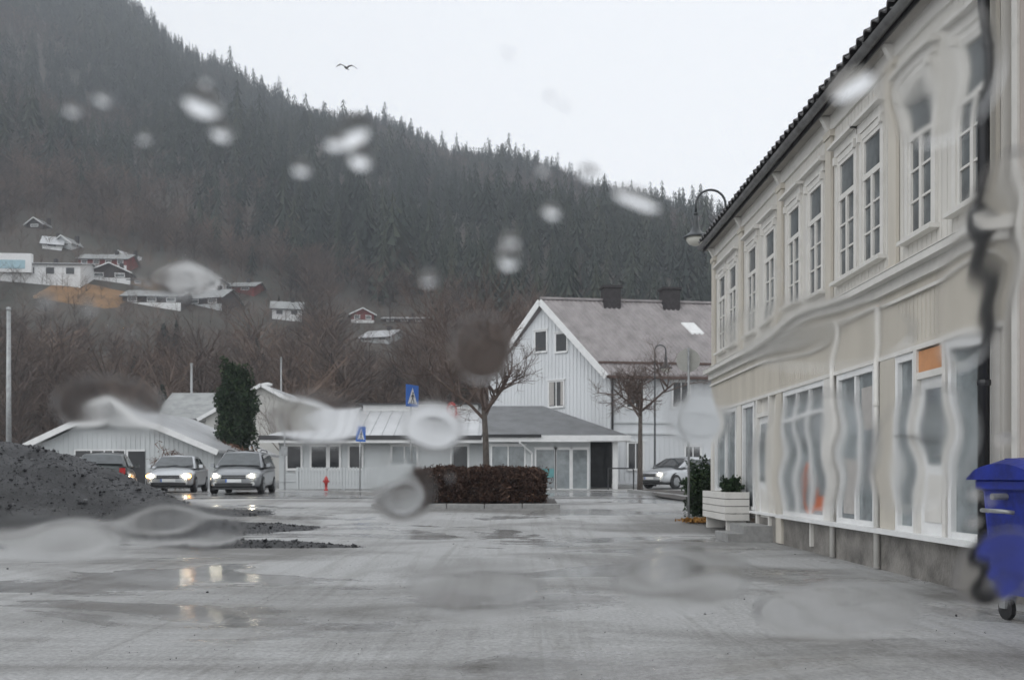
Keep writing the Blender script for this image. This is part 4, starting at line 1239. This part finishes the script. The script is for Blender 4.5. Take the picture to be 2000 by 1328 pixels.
def stones(name, P, n, seed, smin, smax, m, parent=None, minz=.02):
    r = np.random.default_rng(seed)
    base = np.array([(1,0,0),(-1,0,0),(0,1,0),(0,-1,0),(0,0,1),(0,0,-1)],float)
    T = np.array([(0,2,4),(2,1,4),(1,3,4),(3,0,4),(2,0,5),(1,2,5),(3,1,5),(0,3,5)])
    pts = P[r.integers(0,len(P),n)] + np.stack([r.normal(size=n)*.06, r.normal(size=n)*.06, np.zeros(n)],-1)
    s_ = r.uniform(smin,smax,n)*(1+2*(r.random(n) < .04))
    V = base[None]*r.uniform(.6,1.3,(n,6,3))*s_[:,None,None]
    q = r.normal(size=(n,3,3)); q = np.linalg.qr(q)[0]
    V = np.einsum('nij,nkj->nki', q, V)+pts[:,None,:]
    TT = (T[None]+(np.arange(n)*6)[:,None,None]).reshape(-1,3)
    me = tri_mesh(name, V.reshape(-1,3), TT, m, np.repeat(r.random(n),8))
    o = bpy.data.objects.new(name, me); C.objects.link(o)
    if parent: o.parent = parent
    return o
M['stone'] = tint_mat('wet_stones', [(0,(.012,.012,.014)), (.7,(.04,.041,.044)), (1,(.13,.132,.135))], .35)
gp_ = thing('gravel_pile', (0,0,0), 'tall heap of wet black gravel in front of the low gabled building', 'gravel pile')
_, P = mound('heap', -13.3, 23.5, 4.5, 3.6, 1.95, 3, M['gravel'], gp_, 70)
Pm_ = P[P[:,2] > gz(P[:,0],P[:,1])+.04]
tag(stones('loose_stones', Pm_, 9000, 5, .010, .024, M['stone'], gp_), kind='stuff')
_, P2 = mound('gravel_patch', -6.4, 20.3, 2.6, 1.1, .16, 9, M['gravel']); tag(_, kind='structure')
_, P3 = mound('gravel_patch', -4.6, 16.4, 2.4, .75, .11, 12, M['gravel']); tag(_, kind='structure')
_, P4 = mound('gravel_patch', -8.3, 24.2, 2.9, 1.2, .12, 14, M['gravel']); tag(_, kind='structure')
PP = np.concatenate([q[q[:,2] > gz(q[:,0],q[:,1])+.0] for q in (P2,P3,P4)])
tag(stones('scattered_stones', PP, 4000, 8, .008, .02, M['stone']), 'wet dark stones strewn over the gravel tongues', 'stones', kind='stuff')
r = np.random.default_rng(4)
PQ = np.stack([r.uniform(-7,5,1500), 4+r.random(1500)**1.5*20, np.zeros(1500)],-1); PQ[:,2] = gz(PQ[:,0],PQ[:,1])+.004
tag(stones('lot_pebbles', PQ, 900, 9, .003, .006, M['stone']), 'small pebbles strewn over the wet lot', 'pebbles', kind='stuff')

# ------------------------------------------------------------------ cars
def car(name, label, x, y, heading, paint='silver', L=4.3, W=1.74, Hh=1.5, style='estate', lights='head', rails=False, group=None):
    """car whose nose points along local -Y; heading turns it"""
    z0 = float(gz(x, y))+.014
    t = thing(name, (x, y, z0), label, 'car', group, rz=heading)
    w = W/2
    # stations: distance from nose, half width factor, bottom z, shoulder z, top z
    S = [(0.0,.70,.30,.52,.60),(.10,.86,.22,.62,.70),(.35,.96,.20,.70,.80),(.75,1.0,.20,.78,.88),(1.15,1.0,.20,.84,.95),
         (1.6,1.0,.20,.88,.96),(2.4,1.0,.20,.90,.97),(3.2,1.0,.20,.92,.99),(L-.55,1.0,.22,.94,1.0),(L-.12,.94,.26,.92,.99),(L,.84,.34,.84,.94)]
    mb = MB(); n = 11
    for d, fw, zb_, zs, zt in S:
        hw = w*fw
        half = [(hw*.90,zb_),(hw*.985,zb_+.12),(hw,zb_+.26),(hw*.995,zs-.12),(hw*.965,zs)]
        pts = half+[(hw*.72,zt)]
        ring_ = [(-a,b) for a,b in pts]+[(0,zt+.02)]+[(a,b) for a,b in reversed(pts)]
        mb.v += [(a, -L/2+d, b) for a,b in ring_]
    n = 13
    for i in range(len(S)-1):
        for j in range(n):
            mb.f.append((i*n+j, i*n+(j+1)%n, (i+1)*n+(j+1)%n, (i+1)*n+j))
    mb.f.append(tuple(range(n))[::-1]); mb.f.append(tuple((len(S)-1)*n+j for j in range(n)))
    body = mb.build('body', M[paint], t, smooth=True, fix=True)
    m_ = body.modifiers.new('sub','SUBSURF'); m_.levels = 1; m_.render_levels = 2
    # greenhouse
    if style == 'estate': gl = [(1.0,.93,.955),(1.85,Hh-.06,0),(2.2,Hh,0),(L-.7,Hh-.01,0),(L-.35,Hh-.07,0),(L-.06,.98,0)]
    elif style == 'hatch': gl = [(1.0,.93,0),(1.75,Hh-.05,0),(2.1,Hh,0),(L-1.0,Hh-.02,0),(L-.6,Hh-.1,0),(L-.08,.98,0)]
    else: gl = [(1.05,.93,0),(1.85,Hh-.06,0),(2.2,Hh,0),(L-1.45,Hh-.02,0),(L-1.2,Hh-.07,0),(L-.55,.99,0)]
    wb, wt = w*.93, w*.70
    def hwz(z): return wb+(wt-wb)*((z-.93)/(Hh-.93))**1.15 if z > .93 else wb
    gm = MB(); k = 7
    for d, z, _ in gl:
        hw = hwz(z); zb_ = .93
        gm.v += [(-wb,-L/2+d,.92),(-(wb+hw)/2-.012,-L/2+d,(.92+z)/2),(-hw,-L/2+d,z-.03),(0,-L/2+d,z+.02),(hw,-L/2+d,z-.03),((wb+hw)/2+.012,-L/2+d,(.92+z)/2),(wb,-L/2+d,.92)]
    for i in range(len(gl)-1):
        for j in range(k-1): gm.f.append((i*k+j, i*k+j+1, (i+1)*k+j+1, (i+1)*k+j))
    gm.f.append(tuple(range(k))[::-1]); gm.f.append(tuple((len(gl)-1)*k+j for j in range(k)))
    cab = gm.build('cabin', M[paint], t, smooth=True, fix=True); cab.modifiers.new('es','EDGE_SPLIT').split_angle = R(38)
    # glass panels, set slightly proud
    (d0,za,_),(d1,zb1,_) = gl[0], gl[1]
    def scr(da, za, db, zb_, off, nm):
        f = []
        for tt, marg in ((.06,.06),(.92,.07)):
            d = da+(db-da)*tt; z = za+(zb_-za)*tt; hw = hwz(z)-marg
            for s_ in (-1,-.5,0,.5,1): f.append((s_*hw, -L/2+d+off[0]-.0*abs(s_), z+off[1]-.012*s_*s_+.015))
        o = MB().grid(f,2,5).build(nm, M['carglass'], t, smooth=True); return o
    ws = scr(d0, .95, d1, zb1, (-.03,.02), 'windscreen')
    e1, e2 = gl[-1], gl[-2]
    scr(e1[0], .99, e2[0], e2[1], (.035,.02), 'rear_window')
    dA, dB = gl[1][0], gl[-2][0]
    cuts = [dA-.38, (dA+dB)/2-.2, (dA+dB)/2+.62, dB+.1] if style != 'sedan' else [dA-.38, (dA+dB)/2-.02, dB+.15]
    for s_ in (-1,1):
        for a,b in zip(cuts, cuts[1:]):
            a2, b2 = a+.05, b-.05
            zt = Hh-.13
            ta = a2+(.32 if a is cuts[0] else 0); tb = b2-(.22 if b is cuts[-1] else 0)
            q = [(a2,.97),(b2,.97),(tb,zt),(ta,zt)]
            MB().poly([(s_*(hwz(z)+.022+.012*(z<1.1)), -L/2+d, z) for d,z in q]).build('side_window', M['carglass'], t)
        MB().hexa([(s_*(w+.02),-L/2+d0+.32,.95),(s_*(w+.16),-L/2+d0+.34,.96),(s_*(w+.16),-L/2+d0+.44,.96),(s_*(w+.02),-L/2+d0+.46,.95),
                   (s_*(w+.02),-L/2+d0+.33,1.08),(s_*(w+.15),-L/2+d0+.35,1.08),(s_*(w+.15),-L/2+d0+.44,1.08),(s_*(w+.02),-L/2+d0+.46,1.08)]).build('mirror', M[paint], t)
        MB().box(min(s_*w*.93,s_*(w+.05)), max(s_*w*.93,s_*(w+.05)), -L/2+d0+.36,-L/2+d0+.42,.93,.96).build('mirror_arm', M['carblack'], t)
        if rails: MB().tube([(s_*wt*.96,-L/2+gl[2][0]-.1,Hh-.01),(s_*wt*.96,-L/2+gl[2][0]+.1,Hh+.05),(s_*wt*.96,-L/2+gl[3][0]-.1,Hh+.05),(s_*wt*.96,-L/2+gl[3][0]+.1,Hh-.02)], .018, 6).build('roof_rail', M['carblack'], t)
        # wheels
        for d in (.82, L-.85):
            r_ = .315
            arch = MB().lathe([(.02,0),(.36,0),(.36,.02),(.02,.02)], 20, (s_*(w*.985)-(0.02 if s_ > 0 else 0), -L/2+d, r_+.03), axis='x').build('wheel_arch', M['carblack'], t)
            wh_ = MB().lathe([(.2,-.1),(.295,-.1),(r_,-.07),(r_,.07),(.295,.1),(.2,.1)], 24, (s_*(w-.085), -L/2+d, r_), axis='x').build('wheel', M['rubber'], t, smooth=False)
            MB().lathe([(.03,.03),(.1,.02),(.19,.0),(.21,.01),(.21,-.02),(.03,-.02)], 20, (s_*(w+.012), -L/2+d, r_), axis='x').build('rim', M['alloy'], wh_)
            for kk in range(5):
                a = 2*PI*kk/5
                MB().bar((s_*(w+.04), -L/2+d, r_), (s_*(w+.03), -L/2+d+.2*math.cos(a), r_+.2*math.sin(a)), .05, .02, up=(1,0,0)).build('spoke', M['alloy'], wh_)
        # headlights
        def nose(d, u, z): return (s_*u, -L/2+d, z)
        hl = MB(); P_ = []
        for uu, dd, za_, zb_ in ((.40,-.035,.56,.66),(.60,.015,.56,.71),(.745,.115,.575,.735),(.80,.27,.60,.75)):
            P_ += [nose(dd+.005, uu*w/.87, za_), nose(dd+.035, uu*w/.87, zb_)]
        hlo = hl.grid(P_, 4, 2).build('headlight', M['lens'], t, smooth=True)
        if lights == 'head':
            MB().lathe([(.005,-.02),(.05,-.018),(.065,0),(.05,.01)], 14, (s_*.60*w/.87, -L/2+.0, .635), axis='y').build('lamp', M['headlight'], hlo)
        if lights == 'indicator':
            MB().lathe([(.005,-.02),(.06,-.018),(.075,0),(.05,.01)], 14, (s_*.60*w/.87, -L/2+.0, .635), axis='y').build('lamp', M['headlight'], hlo)
            MB().lathe([(.005,-.02),(.05,-.018),(.06,0),(.05,.01)], 14, (s_*.74*w/.87, -L/2+.1, .62), axis='y').build('indicator', M['indicator'], hlo)
        MB().box(min(s_*w*.68,s_*w*.9),max(s_*w*.68,s_*w*.9),L/2-.1,L/2-.025,.62,.9).build('tail_light', M['taillight'], t)
        MB().lathe([(.005,-.01),(.06,-.01),(.07,.0),(.05,.01)],12,(s_*.62*w/.87,-L/2+.03,.36),axis='y').build('fog_lamp', M['lens'], t)
    # nose and tail details
    MB().hexa([(-.42,-L/2-.012,.53),(.42,-L/2-.012,.53),(.42,-L/2+.1,.53),(-.42,-L/2+.1,.53),(-.40,-L/2+.02,.655),(.40,-L/2+.02,.655),(.40,-L/2+.1,.655),(-.40,-L/2+.1,.655)]).build('grille', M['carblack'], t)
    MB().box(-.38,.38,-L/2-.016,-L/2+.05,.585,.602).build('grille_bar', M['alloy'], t)
    MB().box(-.62,.62,-L/2-.01,-L/2+.1,.27,.38).build('air_intake', M['carblack'], t)
    pl_ = MB().box(-.26,.26,-L/2-.03,-L/2-.016,.41,.52).build('number_plate', M['signwhite'], t); MB().box(-.26,-.22,-L/2-.034,-L/2-.031,.411,.519).build('plate_band', M['signblue'], pl_)
    MB().box(-.26,.26,L/2+.01,L/2+.022,.6,.71).build('number_plate', M['signwhite'], t)
    MB().box(-w*.8,w*.8,-L/2+.0,L/2-.05,.17,.24).build('underbody', M['carblack'], t)
    for s_ in (-.28,.3):
        MB().bar((s_,-L/2+1.02,.985),(s_+.42,-L/2+1.13,1.06),.015,.015).build('wiper', M['carblack'], t)
    return t
CG = None
car('silver_estate_car', 'silver estate car with roof rails and lit headlights approaching on the wet road', -9.75, 33.3, R(7), 'silver', 4.4, 1.76, 1.53, 'estate', 'head', True)
car('silver_saloon_car', 'pale silver car with amber lights following the estate car with roof rails', -13.2, 36.2, R(10), 'silver2', 4.3, 1.74, 1.45, 'sedan', 'indicator')
car('dark_hatchback', 'dark hatchback with a red tail lamp half hidden behind the gravel pile', -14.3, 32.3, R(198), 'darkcar', 4.0, 1.68, 1.45, 'hatch', None)
car('white_silver_estate_car', 'bright silver estate car with lit headlights turning out beside the cream building', 8.0, 42.6, R(-52), 'silver2', 4.6, 1.76, 1.45, 'estate', 'head')

# ------------------------------------------------------------------ poles and gull
def pole(label, px, pyt, Y, r):
    b = at(px, 900, Y); z0 = float(gz(b.x,Y)) if Y < 85 else float(tz(b.x,Y)); top = at(px, pyt, Y).z
    t = thing('utility_pole', (b.x, Y, z0), label, 'pole')
    MB().tube([(0,0,-.2),(0,0,top-z0)], [r*1.2,r*.8], 8).build('shaft', M['galv'], t, smooth=True)
    MB().lathe([(r*.9,0),(r*1.1,.03),(r*.9,.1),(.01,.13)], 8, (0,0,top-z0)).build('cap', M['galv'], t)
    return t
pole('thick pale pole rising behind the gravel pile', 17, 606, 34, .09)
pole('slim white pole behind the pale plastered house', 374, 712, 75, .11)
pole('slim pale pole rising above the plastered gable', 549, 700, 72, .07)

def gull():
    p = at(676, 133, 55)
    me = MB()
    # one continuous surface: spindle body rings, wing strips joined to the body sides
    nb = 10; rings = []
    prof = [(-.30,.005,.0),(-.27,.03,.005),(-.20,.05,.01),(-.1,.07,.0),(.03,.075,-.005),(.15,.055,0),(.27,.028,.01),(.40,.03,.012),(.44,.012,.012)]
    for d, r_, zc in prof:
        k = len(me.v); me.v += [(d, r_*math.cos(2*PI*j/nb)*(1.5 if d > .3 else 1), zc+r_*math.sin(2*PI*j/nb)*(.35 if d > .3 else 1)) for j in range(nb)]; rings.append(k)
    for a, b in zip(rings, rings[1:]):
        for j in range(nb): me.f.append((a+j,a+(j+1)%nb,b+(j+1)%nb,b+j))
    me.f.append(tuple(rings[0]+j for j in range(nb))); me.f.append(tuple(rings[-1]+j for j in range(nb)))
    for s_ in (-1,1):
        P = []
        for u, dx, ch, z in ((0.05,-.08,.22,.03),(.2,-.13,.23,.11),(.38,-.14,.20,.15),(.55,-.04,.14,.09),(.68,.06,.04,.02)):
            for tt, th in ((0,.0),(.35,.05*(1-u)),(1,.0),(.35,-.02)):
                P.append((dx+ch*tt, s_*u, z+th+ (0.0)))
        k = len(me.v); me.v += P
        for i in range(4):
            for j in range(4): me.f.append((k+i*4+j, k+i*4+(j+1)%4, k+(i+1)*4+(j+1)%4, k+(i+1)*4+j))
        me.f.append(tuple(k+16+j for j in range(4)))
    o = me.build('gull', M['gullwhite'], smooth=True, fix=True)
    o.location = p; o.rotation_euler = (R(10), R(-6), R(78))
    return tag(o, 'grey gull gliding with spread wings in the white sky', 'bird')
gull()

# ------------------------------------------------------------------ haze
hz = MB().box(-880, 880, -60, 900, -2, 640).build('haze', None, fix=True)
hm = bpy.data.materials.new('haze_air'); hm.use_nodes = True
hn = hm.node_tree.nodes; hn.clear()
ho = hn.new('ShaderNodeOutputMaterial'); hv = hn.new('ShaderNodeVolumePrincipled')
hv.inputs['Color'].default_value = (.86,.92,1.0,1); hv.inputs['Density'].default_value = .0007; hv.inputs['Anisotropy'].default_value = .0
hm.node_tree.links.new(hv.outputs[0], ho.inputs['Volume'])
hz.data.materials.append(hm)
tag(hz, 'thin rainy haze in the air', 'haze', kind='stuff')

# ------------------------------------------------------------------ rain water on the raked windscreen in front of the eye
def water_mat(name, rough):
    m = bpy.data.materials.new(name); m.use_nodes = True
    n = m.node_tree.nodes; n.clear()
    o = n.new('ShaderNodeOutputMaterial'); g_ = n.new('ShaderNodeBsdfGlass')
    g_.inputs['IOR'].default_value = 1.33; g_.inputs['Roughness'].default_value = rough
    m.node_tree.links.new(g_.outputs[0], o.inputs[0])
    return m
M['water'] = water_mat('rain_water', 0.0)
M['film'] = water_mat('rain_water_film', 0.05)
RAKE = .6
nW = Vector((0, 1, RAKE)).normalized(); uW = Vector((1,0,0)); vW = Vector((0,-RAKE,1)).normalized()
def on_glass(px, py):
    dx, dz = (px-HX)/F, (HY-py)/F
    t = .62/(1+RAKE*dz)
    return Vector((dx*t, t, CAMZ+dz*t))
def on_screen(o, px, py):
    o.matrix_world = Matrix.Translation(on_glass(px, py)) @ Matrix((uW, vW, nW)).transposed().to_4x4()
    return o
def raindrop(px, py, rx, ry, ang, seed):
    """flat-backed water cap, irregular outline; rx, ry in metres"""
    rr = random.Random(seed); nr, ns = 9, 28
    a1, a2, b1, b2 = rr.uniform(0,6), rr.uniform(0,6), rr.uniform(.04,.12), rr.uniform(.03,.08)
    mb = MB(); mb.v.append((0,0,.40*min(rx,ry)))
    for i in range(1, nr+1):
        f = math.sin(i/nr*PI/2); z = .40*min(rx,ry)*(1-f*f)**.75
        for j in range(ns):
            a = 2*PI*j/ns; k = 1+b1*math.sin(2*a+a1)+b2*math.sin(3*a+a2)
            x, y = rx*f*k*math.cos(a), ry*f*k*math.sin(a)
            mb.v.append((x*math.cos(ang)-y*math.sin(ang), x*math.sin(ang)+y*math.cos(ang), z))
    for j in range(ns): mb.f.append((0, 1+j, 1+(j+1)%ns))
    for i in range(nr-1):
        for j in range(ns): mb.f.append((1+i*ns+j, 1+(i+1)*ns+j, 1+(i+1)*ns+(j+1)%ns, 1+i*ns+(j+1)%ns))
    mb.f.append(tuple(1+(nr-1)*ns+j for j in range(ns))[::-1])
    o = on_screen(mb.build('raindrop', M['water'], smooth=False, fix=True), px, py)
    o.data.polygons.foreach_set('use_smooth', [len(p.vertices) < 10 for p in o.data.polygons])
    return tag(o, 'large elongated bright raindrop clinging to the windscreen' if rx > .009 else 'small round blurred raindrop clinging to the windscreen', 'raindrop', 'large raindrops on the windscreen' if rx > .009 else 'small raindrops on the windscreen')
for k, (px, py, r1, r2, an) in enumerate(((395,200,.0105,.0075,-.6),(432,255,.005,.006,0),(690,258,.011,.0075,.5),(655,278,.005,.005,0),(704,306,.0062,.007,0),(588,328,.0045,.0045,0),
        (1078,412,.0045,.0045,0),(838,542,.005,.0045,0),(995,500,.0075,.007,0),(998,468,.0048,.005,0),(1245,388,.013,.0055,-.35),(1150,338,.006,.004,-.3),(1662,165,.011,.0075,.4),(200,192,.0035,.0035,0),(140,212,.004,.0035,.3),
        (85,585,.006,.005,.3),(170,600,.0045,.0045,0),(282,268,.003,.003,0),(1905,965,.004,.004,0),(1902,1020,.0045,.004,0),(1965,860,.006,.005,0))):
    raindrop(px, py, r1, r2, an, 70+k)
rd = random.Random(77)
for k in range(16):
    raindrop(rd.uniform(30,1970), rd.uniform(60,1300), rd.uniform(.0014,.0028), rd.uniform(.0014,.0026), 0, 300+k)
def film(px, py, a, b, t, seed, waves=3):
    """smooth wavy smear of water, thinning out to nothing at its rim"""
    rr = random.Random(seed); n = 44; P = []
    a, b = a/F*.62, b/F*.62
    ws = [(rr.uniform(.5,1.1)*rr.choice((-1,1)), rr.uniform(.9,1.6)*rr.choice((-1,1)), rr.uniform(0,6), rr.uniform(.5,1)) for _ in range(waves)]
    for i in range(n):
        for j in range(n):
            u, v = -1+2*i/(n-1), -1+2*j/(n-1)
            x, y = a*u*math.sqrt(1-v*v/2), b*v*math.sqrt(1-u*u/2)
            uu, vv = u*math.sqrt(1-v*v/2), v*math.sqrt(1-u*u/2)
            d = uu*uu+vv*vv
            e = max(0, 1-d)**2.0
            z = 0
            for fu, fv, ph, am in ws: z += am*math.sin(PI*(fu*uu*a+fv*vv*b)/.038+ph)
            P.append((x, y, t*e*(1.15+1.0*z/waves*1.6)))
    mb = MB(); mb.grid(P, n, n)
    k = len(mb.v); rim = [i*n for i in range(n)]+[(n-1)*n+j for j in range(1,n)]+[i*n+n-1 for i in range(n-2,-1,-1)]+[j for j in range(n-2,0,-1)]
    mb.v += [(x, y, -.0004) for x, y, z in P]
    for i in range(n-1):
        for j in range(n-1): mb.f.append((k+i*n+j, k+i*n+j+1, k+(i+1)*n+j+1, k+(i+1)*n+j))
    m2 = len(rim)
    for q in range(m2): mb.f.append((rim[q], rim[(q+1)%m2], k+rim[(q+1)%m2], k+rim[q]))
    o = on_screen(mb.build('water_smear', M['film'], smooth=True, fix=True), px, py)
    return tag(o, 'wavy smear of rain water running over the windscreen', 'water smear', 'water smears on the windscreen')
for k, (px, py, a, b, t) in enumerate(((620,820,95,60,.0006),(848,835,62,62,.0010),(785,960,66,90,.0012),(940,680,58,72,.0009),(1368,818,66,66,.0009),(1600,650,180,75,.0009),
        (1590,890,130,150,.00065),(1800,880,110,150,.00065),(1925,520,75,210,.0008),(1835,150,100,110,.0008),(1945,1110,90,110,.0013),(110,1050,150,70,.0007),(215,795,110,70,.0012),
        (345,1030,150,70,.0007),(930,1150,150,75,.0005),(1330,1130,150,100,.0005),(1640,1190,190,90,.0005),(350,540,80,40,.0004))):
    film(px, py, a*.95, b*.92, t*.34, 200+k)
